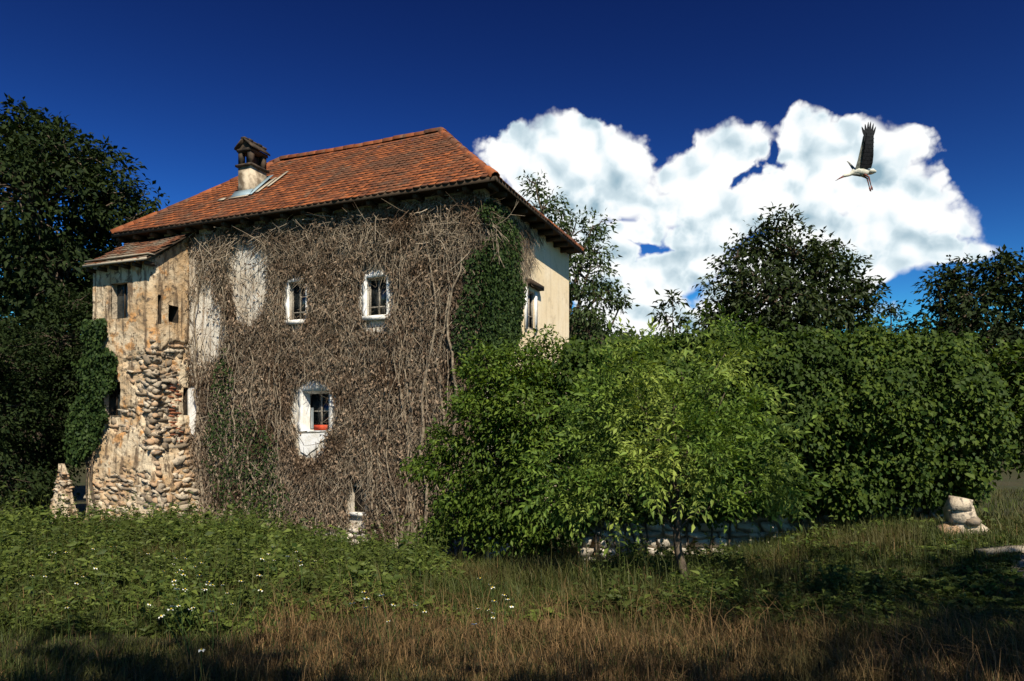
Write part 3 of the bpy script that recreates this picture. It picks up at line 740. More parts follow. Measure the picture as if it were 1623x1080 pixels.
for h in tw_r:
    a0, a1, z0, z1 = h; v = []
    for dpt in (0.03, -0.35): v += [tuple(rpoint(np.array(a), np.array(z), np.array(dpt*1.0))) for a, z in ((a0, z0), (a1, z0), (a1, z1), (a0, z1))]
    mk('window_reveal', v, [[0, 1, 5, 4], [1, 2, 6, 5], [2, 3, 7, 6], [3, 0, 4, 7], [4, 5, 6, 7]], 'soot_and_shade', tower)  # near-black lining paints the inner shade of the side openings
# stones of the tower
items = []
z = -0.9
while z < ZT-0.2:
    hgt = R.uniform(0.08, 0.17)
    for isf in (True, False):
        a = R.uniform(-.12, -.04); top = float(tl(np.array(z))) if isf else TP+float(batt(np.array(z)))
        while a < top-0.05:
            ln = R.uniform(0.10, 0.36)*(1.0 if R.rand() < .8 else 1.3)
            aa = a+ln/2; zz = z+hgt/2+R.uniform(-.03, .03); hg = hgt*R.uniform(.75, 1.25)
            P = (fpoint(np.array([aa]), np.array([zz]), np.array([0.0])) if isf else rpoint(np.array([aa/top]), np.array([zz]), np.array([0.0])))[0]
            u = aa if isf else aa/top
            inh = any(h[0]-.03 < u < h[1]+.03 and h[2]-.05 < zz < h[3]+.05 for h in (tw_f if isf else tw_r))
            pm = plmask(P[None])[0]
            edge = isf and (a < 0.12 or aa > top-0.25)
            if not inh and (pm < 0.5 or (edge and R.rand() < 0.75 and zz < 4.5)) and aa < top+0.02:
                sz = (ln*1.3, 0.24, hg*1.28) if isf else (0.24, ln*1.3, hg*1.28)
                o = -.022+R.uniform(-.03, .035); nv = np.array([0, -1, 0]) if isf else np.array([1, 0, 0])
                items.append((P+nv*(o-0.05), sz, (R.normal()*.12, R.normal()*.16, R.normal()*.12)))
            a += ln
    z += hgt
items.sort(key=lambda q: -q[1][2]*max(q[1][0], q[1][1]))
lay_stones(items, twall, 'stone')
# red brick pier on the side face
bm_ = None; bi = 0
pzs, pze = on_x(276, 700, XR+.2)[1], on_x(276, 606, XR)[1]
zz = pzs
while zz < pze:
    for k in range(2):
        b = 0.52+k*0.14+0.035*(bi % 2)
        p = rpoint(np.array([b]), np.array([zz]), np.array([-0.005+R.uniform(-.03, .035)]))[0]
        if R.rand() < .16: continue
        if bm_ is None:
            o = mk('brick', stone_geo(np.random.RandomState(5))[0]*[.13, .21, .075]*1.12, SG[0][1], 'brick', twall); bm_ = o.data; o.location = tuple(p)
        else: inst(bm_, 'brick', twall, tuple(p), (0, R.normal()*.05, R.normal()*.06))
    zz += 0.085; bi += 1
# lean-to roof
ex0, ez = on_y(247, 411, -TP-0.32); ex_l, _ = on_y(135, 422, -TP-0.32)
ezz = on_y(200, 416, -TP-0.32)[1]
E0, E1 = np.array([ex_l, -TP-.32, ezz]), np.array([XR+0.22, -TP-.32, ezz])
G0, G1 = np.array([ex_l, -0.03-OV*.1, ezz+1.05]), np.array([XR+0.22, -0.03-OV*.1, ezz+1.05])
lean = mk('roof', np.array([E0, E1, G1, G0, E0+[0, 0, .05], E1+[0, 0, .05], G1+[0, 0, .05], G0+[0, 0, .05]]), BOXF, 'wood', tower); lean['label'] = 'small weathered lean-to roof'
lay_tiles(E0+[0, 0, .05], E1+[0, 0, .05], G0+[0, 0, .05], G1+[0, 0, .05], single=lambda p: np.linalg.norm(p-camL), m='old_tile', parent=lean)
mk('edge_board', box(E0[0]-.03, E1[0]+.03, E0[1]-.06, E0[1]-.03, ezz-.005, ezz+.055), BOXF, 'pale_wood', lean)
mk('edge_board', box(E0[0]-.03, E1[0]+.03, E0[1]-.0, E0[1]+.22, ezz+.16, ezz+.18), BOXF, 'pale_wood', lean)
for i in range(6):
    x = XR-2.0+i*0.42
    mk('rafter', box(x-.04, x+.04, -TP-.28, -TP-.005, ezz-.10, ezz-.004), BOXF, 'wood', lean)
# white pilaster where tower meets the house wall
pa = [on_y(*p) for p in [(299, 612), (316, 612), (318, 640), (315, 676), (309, 690), (301, 684)]]
k = len(pa); V = [(a, -0.06, z) for a, z in pa]+[(a, .01, z) for a, z in pa]
o = mk('plaster_patch', V, [list(range(k))]+[[i, (i+1) % k, (i+1) % k+k, i+k] for i in range(k)], 'white', house)
o['label'] = 'white plaster strip beside the tower'
o = mk('lintel', box(on_y(296, 608)[0], on_y(336, 608)[0], -0.09, 0.02, on_y(310, 613)[1], on_y(310, 607)[1]), BOXF, 'wood', house)

# broken pier left of the tower
pb = PX(100, 815, 18.3); pb[2] = float(ground(pb[0], pb[1]))
pier = thing('broken_pier', 'narrow broken stone pier standing alone left of the tower', 'pier', tuple(pb), ANG)
Vp = []; kz = np.linspace(-.4, 1.62, 9)
for z in kz:
    wd_ = .27*(1-np.clip(z, 0, 2)/1.8)+.02
    for (a_, b_) in ((-1, -1), (1, -1), (1, 1), (-1, 1)): Vp.append((a_*wd_+R.normal()*.025, b_*wd_*.8+R.normal()*.025, z))
pcore = mk('pier_core', Vp, [[i*4+c, i*4+(c+1) % 4, i*4+4+(c+1) % 4, i*4+4+c] for i in range(8) for c in range(4)]+[[32, 33, 34, 35]], 'tower', pier)
items = []
for _ in range(70):
    z = R.uniform(-.1, 1.5); wd_ = .27*(1-max(0, z)/1.8)+.02; sd = R.rand() < .6
    p_ = (R.uniform(-wd_, wd_), -wd_*.8+.02, z) if sd else (wd_-.02, R.uniform(-wd_, wd_)*.8, z)
    items.append((p_, (R.uniform(.1, .2), R.uniform(.1, .16), R.uniform(.06, .11)), tuple(R.normal(size=3)*.25)))
lay_stones(items, pcore, 'stone')

items = []
for (a, b, c0, c1) in ((495, 595, 836, 866), (622, 660, 850, 892), (690, 722, 862, 885), (405, 430, 812, 840)):
    xa, zt_ = on_y(a, c0); xb, _ = on_y(b, c0); zb_ = on_y((a+b)/2, c1)[1]; z = zb_
    while z < zt_:
        x = xa+R.uniform(-.15, .1)
        while x < xb: ln = R.uniform(.14, .34); items.append(((x+ln/2, -.02, z+R.uniform(-.03, .03)), (ln*1.05, .2, R.uniform(.13, .2)), tuple(R.normal(size=3)*.1))); x += ln
        z += .14
lay_stones(items, front_wall, 'pale_stone')

# ------------------------------------------------------------------ dry vine over the facade
GAPS = [(398, 425, 36, 52), (398, 476, 27, 46), (332, 520, 32, 54), (306, 425, 9, 30), (308, 645, 13, 42), (545, 848, 48, 13), (570, 825, 14, 12), (638, 866, 14, 18), (596, 517, 22, 9), (596, 425, 20, 10),
        (498, 650, 32, 46), (495, 700, 24, 22), (471, 478, 17, 40), (597, 470, 23, 42), (569, 792, 11, 24), (700, 870, 20, 14), (545, 400, 8, 12), (332, 470, 14, 30)]
def on_wall_sample(n, dens_fn):
    x = R.uniform(-9.15, 0.02, n); z = R.uniform(-1.3, ZE-.12, n)
    P = np.stack([x, 0*x, z], -1); px, py = wpx(P)
    keep = R.rand(n) < dens_fn(px, py, x, z)
    return P[keep], px[keep], py[keep]
def vine_density(px, py, x, z):
    e = ELL(px, py, GAPS)+0.42*vnoise(x, z, 5.0, 2)+.25*vnoise(x, z*.5, 13.0, 4)
    d = 1-sstep(e, -0.22, 0.28)*.95
    win = ELL(px, py, [(500, 648, 36, 47), (494, 702, 24, 22), (472, 478, 21, 45), (598, 470, 28, 47), (569, 794, 16, 32), (308, 645, 12, 40), (548, 852, 54, 17), (640, 868, 17, 20)])+.10*vnoise(x, z, 9.0, 2)
    d = np.minimum(d, 1-sstep(win, -.12, .06))
    left = 1-0.75*sstep(-px, -365, -310)*sstep(-py, -700, -560)     # thinner towards the tower, plaster shows
    return d*left
vine = thing('dry_vine', 'bare brown vine tangle clinging to the whole front wall of the house', 'vine', (HO[0], HO[1], 0), ANG)
P, px, py = on_wall_sample(62000, vine_density)
n = len(P)
up_part = sstep(-py, -470, -330)
ang = R.normal(size=n)*(0.38+0.5*up_part)
ln = R.uniform(.10, .42, n)*(1+0.9*up_part*R.rand(n))
dirv = np.stack([np.sin(ang), R.normal(size=n)*.35, -np.cos(ang)*np.where(R.rand(n) < .25, -1, 1)], -1)
P[:, 1] = -np.abs(R.normal(size=n))*0.09-0.015
k = 4; s = np.linspace(0, 1, k)
curl = R.normal(size=(n, 3))*0.25*[1, .6, 1]
pts = P[:, None, :]+dirv[:, None, :]*ln[:, None, None]*s[None, :, None]+curl[:, None, :]*(ln[:, None, None]*(s*s)[None, :, None])
pts[..., 1] = np.minimum(pts[..., 1], -0.012)
th = R.uniform(.0035, .009, n)*(1+0.8*up_part*(R.rand(n) < .25))
sel = pts[..., 2].max(1) < ZE-.1
V, F = tubes(pts[sel], th[sel, None]*np.linspace(1, .5, k)[None], 3)
kind(mk('twig_tangle', V, F, 'vine', vine), 'stuff')
n = 9000; Ps = np.stack([R.uniform(.02, .12, n), R.uniform(0, 4.2, n), R.uniform(2, ZE-.15, n)], -1); px, py = wpx(Ps)
Ps = Ps[R.rand(n) < sstep(ELL(px, py, [(810, 350, 62, 50), (828, 410, 22, 40)])+.5*vnoise(Ps[:, 1]*2, Ps[:, 2], 4.0), 0, .5)]; n = len(Ps)
ds = nrm(np.stack([np.abs(R.normal(size=n))*.3, R.normal(size=n)*.7, -np.ones(n)], -1)); s3 = np.linspace(0, 1, 4)
pts = Ps[:, None]+ds[:, None]*(R.uniform(.1, .4, n)[:, None]*s3)[..., None]
V, F = tubes(pts, R.uniform(.004, .008, n)[:, None]*np.linspace(1, .5, 4), 3); kind(mk('twig_tangle', V, F, 'vine', vine), 'stuff')
P, px, py = on_wall_sample(70000, vine_density)
n = len(P); lowp = 1-0.65*sstep(-py, -480, -350)
kp = R.rand(n) < lowp; P = P[kp]; n = len(P)
P[:, 1] = -np.abs(R.normal(size=n))*0.10-.03
D = np.stack([R.normal(size=n)*.55, R.normal(size=n)*.4-.1, -np.ones(n)*R.uniform(.2, 1, n)], -1)
Nn = nrm(np.array([0, -1, .35])+R.normal(size=(n, 3))*.65)
V, F = leaves(P, D, Nn, R.uniform(.06, .13, n), R.uniform(.025, .06, n), .25)
kind(mk('withered_leaves', V, F, 'dead_leaf', vine), 'stuff')
# main climbing stems, each one its own part
for i in range(90):
    x = R.uniform(-8.6, -0.2); zt_ = R.uniform(3.5, ZE-.3)
    if i < 6: x = [-8.2, -3.55, -3.3, -2.3, -1.2, -0.5][i]; zt_ = ZE-.3
    z0 = float(ground(*loc2w(x, 0)[:2]))-.15
    kk = 22; zz = np.linspace(z0, zt_, kk); xx = x+np.cumsum(R.normal(size=kk)*.075)+(0.35*np.linspace(1, 0, kk)**3*(1 if i % 2 else -1))
    yy = -0.15-np.abs(np.cumsum(R.normal(size=kk)*.014))-.28*np.clip((z0+.7-zz)/.7, 0, 1)**2
    pxs, pys = wpx(np.stack([xx, yy, zz], -1))
    if (ELL(pxs, pys, GAPS[9:18]+[(500, 650, 50, 60), (398, 440, 40, 80)]) > -.2).any(): continue
    rad = (R.uniform(.016, .032) if i > 9 else .042)*np.linspace(1.4, .4, kk)
    V, F = tubes(np.stack([xx, yy, zz], -1)[None], rad[None], 6)
    mk('stem', V, F, 'vine_stem', vine, True)
# loose pale strands under the eave: small branched runners
for i in range(46):
    px0, py0 = R.uniform(420, 800), 0
    ey = 333-0.14*(px0-400)
    x, z = on_y(px0, ey+R.uniform(28, 95))
    if z > ZE-.25: continue
    kk = 7; a = R.uniform(-2.4, 2.4); s = np.linspace(0, R.uniform(.5, 1.1), kk)
    bend = R.normal()*.7
    pts = np.stack([x+np.sin(a+bend*s)*s, -.14-.06*R.rand()+.05*np.sin(s*4), z-np.cos(a+bend*s)*s], -1)
    if pts[:, 2].max() > ZE-.12: continue
    pl_ = [pts[None]]; V, F = tubes(pts[None], (R.uniform(.010, .018)*np.linspace(1, .35, kk))[None], 5)
    A2 = Acc(); A2.add(V, F)
    for b in range(3):
        j = R.randint(1, kk-2); a2 = a+R.choice([-1, 1])*R.uniform(.5, 1.0); s2 = np.linspace(0, R.uniform(.15, .4), 5)
        q = pts[j]+np.stack([np.sin(a2)*s2, 0*s2-.02*s2, -np.cos(a2)*s2], -1); q[:, 2] = np.minimum(q[:, 2], ZE-.12)
        V, F = tubes(q[None], (.009*np.linspace(1, .4, 5))[None], 4); A2.add(V, F)
    A2.build('runner', 'vine_stem', vine, True)

# green ivy at the right corner and low on the left
def ivy_leaves(name, label, ells, n, parentloc, size=(.05, .10), m='ivy', noise=.35, both=True):
    t = thing(name, label, 'ivy', (HO[0], HO[1], 0), ANG)
    x = R.uniform(-9.0, 0.15, n); z = R.uniform(-1.0, ZE-.15, n)
    P = np.stack([x, -.16-np.abs(R.normal(size=n))*.12, z], -1)
    if both:
        w_ = R.rand(n) < .30; P[w_] = np.stack([.05+np.abs(R.normal(size=w_.sum()))*.1, R.uniform(-.25, 2.9, w_.sum()), R.uniform(1, ZE-.3, w_.sum())], -1)
    px, py = wpx(P)
    e = ELL(px, py, ells)+noise*vnoise(P[:, 0]+P[:, 1], P[:, 2], 4.0, 5)
    k = R.rand(n) < sstep(e, -.05, .4); P = P[k]; n = len(P)
    out_ = np.where((P[:, 0] > .02)[:, None], np.array([1., 0, .4]), np.array([0, -1., .45]))
    D = nrm(np.stack([R.normal(size=n)*.5, R.normal(size=n)*.3-.2, -R.uniform(.3, 1, n)], -1))
    V, F = leaves(P, D, nrm(out_+R.normal(size=(n, 3))*.45), R.uniform(*size, n), R.uniform(*size, n)*.85, .2)
    kind(mk('leaves', V, F, m, t), 'stuff')
    for i in range(7):
        a, b, r1, r2 = ells[i % len(ells)]
        x0, zt_ = on_y(a+R.uniform(-.4, .4)*r1, b-r2*R.uniform(.2, .9)); zz = np.linspace(-1.0, min(zt_, ZE-.3), 16)
        xx = x0+np.cumsum(R.normal(size=16)*.06)
        V, F = tubes(np.stack([np.minimum(xx, -.05), -.1+0*xx, zz], -1)[None], (.02*np.linspace(1.3, .4, 16))[None], 5)
        mk('stem', V, F, 'bark', t, True)
    return t
ivy_leaves('ivy', 'dense dark green ivy hanging on the right corner of the house', [(780, 470, 55, 95), (762, 530, 48, 62), (800, 390, 30, 55), (785, 335, 30, 24), (812, 470, 20, 90)], 90000, None)
ivy_leaves('ivy', 'sparse green ivy low on the wall just right of the tower', [(385, 740, 60, 75), (352, 610, 20, 55), (420, 790, 40, 45), (360, 680, 35, 60)], 26000, None, (.05, .09), 'ivy', .7, False)

t = thing('ivy', 'dark ivy creeping over the left edge of the ruined tower', 'ivy', (HO[0], HO[1], 0), ANG)
n = 22000; A_ = R.uniform(1.0, 2.9, n); Z_ = R.uniform(-.6, 4.9, n); P = fpoint(A_, Z_, .06+np.abs(R.normal(size=n))*.13); px, py = wpx(P)
k = R.rand(n) < sstep(ELL(px, py, [(152, 590, 34, 46), (140, 660, 32, 50), (150, 520, 20, 36), (120, 700, 26, 40), (172, 575, 14, 24)])+.45*vnoise(A_*1.5, Z_, 4.0, 3), 0, .4); P = P[k]; n = len(P)
D = nrm(np.stack([R.normal(size=n)*.5, R.normal(size=n)*.3-.2, -R.uniform(.3, 1, n)], -1))
V, F = leaves(P, D, nrm(np.array([0, -1., .45])+R.normal(size=(n, 3))*.45), R.uniform(.06, .12, n), R.uniform(.05, .1, n), .2)
kind(mk('leaves', V, F, 'ivy', t), 'stuff')
for i in range(4):
    zz = np.linspace(-.9, R.uniform(3, 4.4), 14); aa = 2.2+.1*i+np.cumsum(R.normal(size=14)*.05)
    V, F = tubes(fpoint(aa, zz, .08)[None], (.02*np.linspace(1.3, .4, 14))[None], 5); mk('stem', V, F, 'bark', t, True)

# ------------------------------------------------------------------ trees
def branch_curve(a, b, k, wob):
    a, b = np.asarray(a, float), np.asarray(b, float); s = np.linspace(0, 1, k)[:, None]
    p = a+(b-a)*s; p[1:-1] += R.normal(size=(k-2, 3))*wob
    p[:, 2] += np.sin(s[:, 0]*math.pi)*wob*0.8
    return p
def tree(name, label, base, blobs, m, leaf=(.10, .16), dens=1.0, cat='tree', trunk_r=.22, clump=.42, per=26, group=None, wr=.5, hollow=.45, flat_=.85, trunk_top=None, spread=1.0):
    """blobs: (centre xyz, radius). Trunk, one limb per blob with twigs, foliage in clumps"""
    base = np.asarray(base, float)
    t = thing(name, label, cat, tuple(base), 0, group)
    cen = np.array([b[0] for b in blobs]); rad = np.array([b[1] for b in blobs])
    top = trunk_top if trunk_top is not None else np.array([cen[:, 0].mean()*.6+base[0]*.4, cen[:, 1].mean()*.6+base[1]*.4, cen[:, 2].mean()])
    p = branch_curve(base-[0, 0, .3], top, 9, .10*trunk_r*3); tr = p
    V, F = tubes(p[None]-base, (trunk_r*np.linspace(1.25, .35, 9))[None], 10); mk('trunk', V, F, 'bark', t, True)
    cl = []; br = Acc()
    for c, r in zip(cen, rad):
        st = tr[R.randint(3, 8)]
        if st[2] > c[2]: st = tr[3]
        V, F = tubes(branch_curve(st, c+[0, 0, r*.1], 7, .12*r)[None]-base, (trunk_r*.42*np.linspace(1, .25, 7))[None], 6)
        mk('branch', V, F, 'bark', t, True)
        nc = max(6, int(dens*5.2*(r/clump)**2))
        d = rdir(nc); q = c+d*(r*(hollow+(1-hollow)*R.rand(nc)**.6))[:, None]*[1, 1, flat_]
        cl.append(q)
        nt = max(4, nc//2); tw = np.stack([c+(q[:nt]-c)*f for f in np.linspace(.1, 1.0, 4)], 1)+R.normal(size=(nt, 4, 3))*.05*r
        V, F = tubes(tw-base, np.tile(trunk_r*.13*np.linspace(1, .3, 4), (nt, 1)), 4); br.add(V, F)
    kind(br.build('twigs', 'bark', t, True), 'stuff')
    Q = np.concatenate(cl)
    n = len(Q)*per; ci = np.repeat(np.arange(len(Q)), per)
    cr = R.uniform(.6, 1.25, len(Q))[ci]*clump*spread
    off = rdir(n)*(R.rand(n)**.5*cr)[:, None]*[1, 1, .62]
    P = Q[ci]+off
    outw = nrm(P-cen.mean(0))
    Nn = nrm(outw*.35+np.array([0, -.15, .75])+R.normal(size=(n, 3))*.55)
    D = nrm(off*.9/cr[:, None]+outw*.35+R.normal(size=(n, 3))*.45+np.array([0, 0, -.35]))
    L = R.uniform(*leaf, n)
    V, F = leaves(P-base, D, Nn, L, L*wr*R.uniform(.8, 1.2, n), .18)
    kind(mk('crown', V, F, m, t), 'stuff')
    return t
def B(px, py, r, d, dj=0.0): return (PX(px, py, d+dj), r/FPX*d)
def gb(px, d): x = (px-811.5)/FPX*d; return np.array([x, d, float(ground(x, d))])
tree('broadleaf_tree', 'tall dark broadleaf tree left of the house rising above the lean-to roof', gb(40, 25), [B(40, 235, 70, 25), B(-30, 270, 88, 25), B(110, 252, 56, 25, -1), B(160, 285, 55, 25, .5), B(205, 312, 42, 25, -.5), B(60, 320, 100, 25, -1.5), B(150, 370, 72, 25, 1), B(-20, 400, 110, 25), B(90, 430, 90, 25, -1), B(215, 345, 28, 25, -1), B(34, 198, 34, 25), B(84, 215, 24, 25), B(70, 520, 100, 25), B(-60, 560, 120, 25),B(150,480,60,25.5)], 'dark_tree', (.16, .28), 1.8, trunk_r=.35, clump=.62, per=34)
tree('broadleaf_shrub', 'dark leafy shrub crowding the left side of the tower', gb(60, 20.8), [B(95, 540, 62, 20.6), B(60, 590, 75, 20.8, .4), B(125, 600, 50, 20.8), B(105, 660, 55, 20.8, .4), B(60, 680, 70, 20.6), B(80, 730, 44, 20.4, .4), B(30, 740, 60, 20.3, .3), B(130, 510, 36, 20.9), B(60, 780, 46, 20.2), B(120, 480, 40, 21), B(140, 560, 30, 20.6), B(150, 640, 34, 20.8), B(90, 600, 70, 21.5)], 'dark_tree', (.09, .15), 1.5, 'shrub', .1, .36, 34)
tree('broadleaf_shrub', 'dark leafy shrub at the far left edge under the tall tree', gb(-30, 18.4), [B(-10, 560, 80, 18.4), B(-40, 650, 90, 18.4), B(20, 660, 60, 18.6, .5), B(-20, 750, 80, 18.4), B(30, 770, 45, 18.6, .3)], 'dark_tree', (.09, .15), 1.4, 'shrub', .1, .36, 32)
tree('ash_tree', 'loose feathery tree showing behind the right end of the house', gb(872, 29), [B(848, 292, 22, 29), B(862, 330, 34, 29), B(905, 372, 36, 29), B(940, 360, 26, 29), B(918, 430, 46, 29), B(945, 470, 36, 29), B(895, 500, 55, 29), B(940, 400, 28, 29), B(965, 462, 20, 29), B(985, 482, 13, 29), B(930, 530, 50, 29), B(870, 420, 50, 29), B(840, 480, 60, 29)], 'light_tree', (.16, .28), 1.3, trunk_r=.28, clump=.5, per=20, wr=.4)
tree('maple_tree', 'large round dark tree rising behind the hedge right of centre', gb(1245, 23), [B(1228, 365, 34, 23), B(1205, 400, 40, 23, .3), B(1258, 405, 44, 23, -.4), B(1310, 412, 40, 23), B(1345, 440, 36, 23, .4), B(1168, 408, 24, 23, -.3), B(1160, 470, 50, 23), B(1220, 470, 66, 23, -.7), B(1290, 475, 66, 23, -.3), B(1345, 490, 40, 23), B(1130, 520, 34, 23, -.4), B(1180, 540, 60, 23), B(1260, 550, 80, 23), B(1340, 545, 50, 23, .2), B(1362, 462, 22, 23),B(1240,600,90,23)], 'mid_tree', (.13, .23), 2.0, trunk_r=.3, clump=.5, per=28)
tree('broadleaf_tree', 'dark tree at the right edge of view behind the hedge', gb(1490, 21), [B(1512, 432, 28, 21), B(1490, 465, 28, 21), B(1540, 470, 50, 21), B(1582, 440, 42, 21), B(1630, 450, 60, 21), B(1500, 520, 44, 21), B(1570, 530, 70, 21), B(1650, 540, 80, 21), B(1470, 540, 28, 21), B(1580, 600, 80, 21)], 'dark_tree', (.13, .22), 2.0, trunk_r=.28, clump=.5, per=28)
tree('young_tree', 'small round dark tree between the big tree and the right one', gb(1410, 26), [B(1412, 494, 12, 26), B(1398, 520, 24, 26), B(1430, 528, 24, 26), B(1370, 528, 26, 26), B(1410, 560, 40, 26), B(1460, 550, 30, 26)], 'dark_tree', (.14, .22), 1.1, trunk_r=.14, clump=.42, per=22)
tree('sapling', 'slim upright sapling with big leaves above the hedge left of the tree', gb(1066, 15.5), [B(1066, 474, 10, 15.5), B(1056, 496, 14, 15.5), B(1078, 506, 14, 15.5), B(1064, 528, 20, 15.5), B(1075, 555, 24, 15.5)], 'mid_tree', (.13, .22), 1.0, trunk_r=.06, clump=.24, per=9, wr=.36, hollow=.2)
tree('elder_shrub', 'bright green shrub growing against the right corner of the house', gb(830, 13.6), [B(770, 580, 40, 13.6), B(830, 585, 50, 13.6), B(860, 548, 26, 13.6), B(890, 600, 46, 13.6), B(770, 650, 52, 13.6, -.2), B(840, 650, 60, 13.6, -.4), B(790, 720, 62, 13.6), B(720, 700, 34, 13.6), B(860, 720, 60, 13.6, -.4), B(750, 770, 48, 13.6, .3), B(690, 740, 36, 13.6, .2), B(810, 790, 48, 13.6, -.3), B(660, 745, 16, 13.6), B(905, 550, 12, 13.6), B(930, 600, 46, 13.6, .3), B(940, 680, 50, 13.6), B(720, 810, 40, 13.8), B(770, 840, 44, 13.6), B(840, 840, 46, 13.4), B(890, 830, 40, 13.2), B(800, 610, 40, 13.4), B(740, 640, 26, 13.4), B(870, 600, 40, 13.4), B(930, 760, 46, 13), B(690, 850, 26, 14.2)], 'shrub', (.08, .135), 2.6, 'shrub', .06, .27, 26, wr=.42)

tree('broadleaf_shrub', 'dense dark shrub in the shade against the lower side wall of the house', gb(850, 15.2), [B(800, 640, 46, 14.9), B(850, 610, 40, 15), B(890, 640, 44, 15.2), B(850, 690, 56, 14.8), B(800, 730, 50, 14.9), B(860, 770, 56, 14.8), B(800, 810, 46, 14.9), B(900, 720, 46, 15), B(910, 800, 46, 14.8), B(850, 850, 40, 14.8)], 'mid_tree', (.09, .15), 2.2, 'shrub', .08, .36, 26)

# walnut with compound leaves: 300 nearest are separate leaf parts
def compound(rr, n=7):
    ac = Acc(); Lr = .34
    s = np.linspace(0, 1, 5); z = -.10*s*s
    rp = np.stack([0*s, s*Lr, z], -1); v, f = tubes(rp[None], np.full((1, 5), .0022), 3); ac.add(v, f)
    P = []; D = []; Ln = []
    for i in range(n):
        k = i//2; sd = 1 if i % 2 else -1; f = .25+.24*k
        if i == n-1: f, sd = 1.0, 0
        P.append([0, f*Lr, -.10*f*f]); D.append([sd*.9, .55 if sd else 1, -.22+rr.normal()*.12]); Ln.append((.085+.035*f)*rr.uniform(.9, 1.15)*(1.15 if sd == 0 else 1))
    Nn = np.array([0, 0, 1.0])+rr.normal(size=(n, 3))*.18
    Ln = np.array(Ln)
    v, f = leaves(np.array(P), np.array(D), Nn, Ln, Ln*.38, .16); ac.add(v, f)
    return np.concatenate(ac.V), np.concatenate(ac.F[4])
CG = [compound(np.random.RandomState(60+i), 5 if i % 3 == 0 else 7) for i in range(8)]
wb = gb(1080, 9.5)
wal = thing('walnut_tree', 'young walnut tree with thin dark trunk in the meadow before the stone wall', 'tree', tuple(wb))
tp = branch_curve(wb-[0, 0, .2], PX(1070, 640, 9.5), 9, .03)
V, F = tubes(tp[None]-wb, (np.linspace(.065, .025, 9))[None], 8); mk('trunk', V, F, 'bark', wal, True)
wbl = [B(1000, 610, 60, 9.5), B(1080, 590, 60, 9.5, .2), B(1150, 620, 50, 9.5), B(960, 680, 60, 9.5), B(1040, 680, 70, 9.5, -.4), B(1120, 690, 70, 9.5, -.3), B(1190, 690, 44, 9.5), B(980, 750, 58, 9.5, -.2), B(1070, 730, 56, 9.5, -.5), B(1150, 745, 50, 9.5, -.2), B(1205, 755, 38, 9.5), B(920, 775, 44, 9.5), B(890, 780, 34, 9.5), B(1228, 780, 24, 9.5), B(1000, 560, 30, 9.5, .5), B(930, 640, 40, 9.5, .4), B(1150, 560, 40, 9.5, .4), B(880, 745, 30, 9.5, .3)]
LP = []; LD = []
for c, r in wbl:
    st = tp[R.randint(3, 8)]
    pc = branch_curve(st, c, 7, .05)
    V, F = tubes(pc[None]-wb, (.02*np.linspace(1, .3, 7))[None], 5); mk('branch', V, F, 'bark', wal, True)
    nk = int(33*r*r)+3; d0 = rdir(nk); d0[:, 1] -= .3; kc = c+d0*(r*(.3+.75*R.rand(nk)**.6))[:, None]*[1, 1, .95]
    nl = nk*12; d = np.repeat(d0, 12, 0)*.4+rdir(nl)*.6; q = np.repeat(kc, 12, 0)+rdir(nl)*(.24*R.rand(nl)**.5)[:, None]
    LP.append(q); LD.append(nrm(nrm(q-tp[6])*.5+nrm(d)*.6+R.normal(size=(nl, 3))*.45+np.array([0, -.15, -.25])))
LP = np.concatenate(LP); LD = np.concatenate(LD)
od = np.argsort(LP[:, 1])
ac = Acc(); cmesh = []
for v, f in CG:
    o = mk('leaf', v, f, 'walnut'); cmesh.append(o.data); bpy.data.objects.remove(o)
for i, j in enumerate(od):
    p, d = LP[j], LD[j]; g = R.randint(8); sc = R.uniform(.62, 1.0)
    nn = nrm(np.array([0, -.3, .75])+R.normal(size=3)*.75); s = nrm(np.cross(d, nn)); n2 = np.cross(s, d)
    if i < 300:
        o = inst(cmesh[g], 'leaf', wal, (0, 0, 0)); q = p-wb
        o.matrix_local = Matrix(((s[0]*sc, d[0]*sc, n2[0]*sc, q[0]), (s[1]*sc, d[1]*sc, n2[1]*sc, q[1]), (s[2]*sc, d[2]*sc, n2[2]*sc, q[2]), (0, 0, 0, 1)))
    else:
        v = CG[g][0]*sc; ac.add(p-wb+v[:, :1]*s+v[:, 1:2]*d+v[:, 2:]*n2, CG[g][1])
kind(ac.build('crown', 'walnut', wal), 'stuff')

# ------------------------------------------------------------------ garden wall, creeper on it
WL, WRt = np.array([1.2, 13.1]), np.array([7.75, 12.5])
wd = nrm(WRt-WL); wn = np.array([wd[1], -wd[0]]); wlen = np.linalg.norm(WRt-WL)
gw = thing('garden_wall', 'pale rubble garden wall below the creeper hedge right of the house', 'wall', (WL[0], WL[1], 0), math.atan2(wd[1], wd[0]))
xsn = np.linspace(0, wlen, 30); Vv = []
for x in xsn:
    q = WL+wd*x; zg = float(ground(q[0], q[1]))
    Vv += [(x, 0, zg-.5), (x, 0, 2.1+.08*math.sin(x*2.1)), (x, .45, 2.1+.08*math.sin(x*1.7)), (x, .45, zg-.5)]
Fv = []
for i in range(29):
    for c in range(3): Fv.append([i*4+c, i*4+4+c, i*4+5+c, i*4+1+c])
Fv += [[0, 1, 2, 3], [116, 119, 118, 117]]
gcore = mk('wall_core', Vv, Fv, 'tower', gw)
items = []; z = -1.0
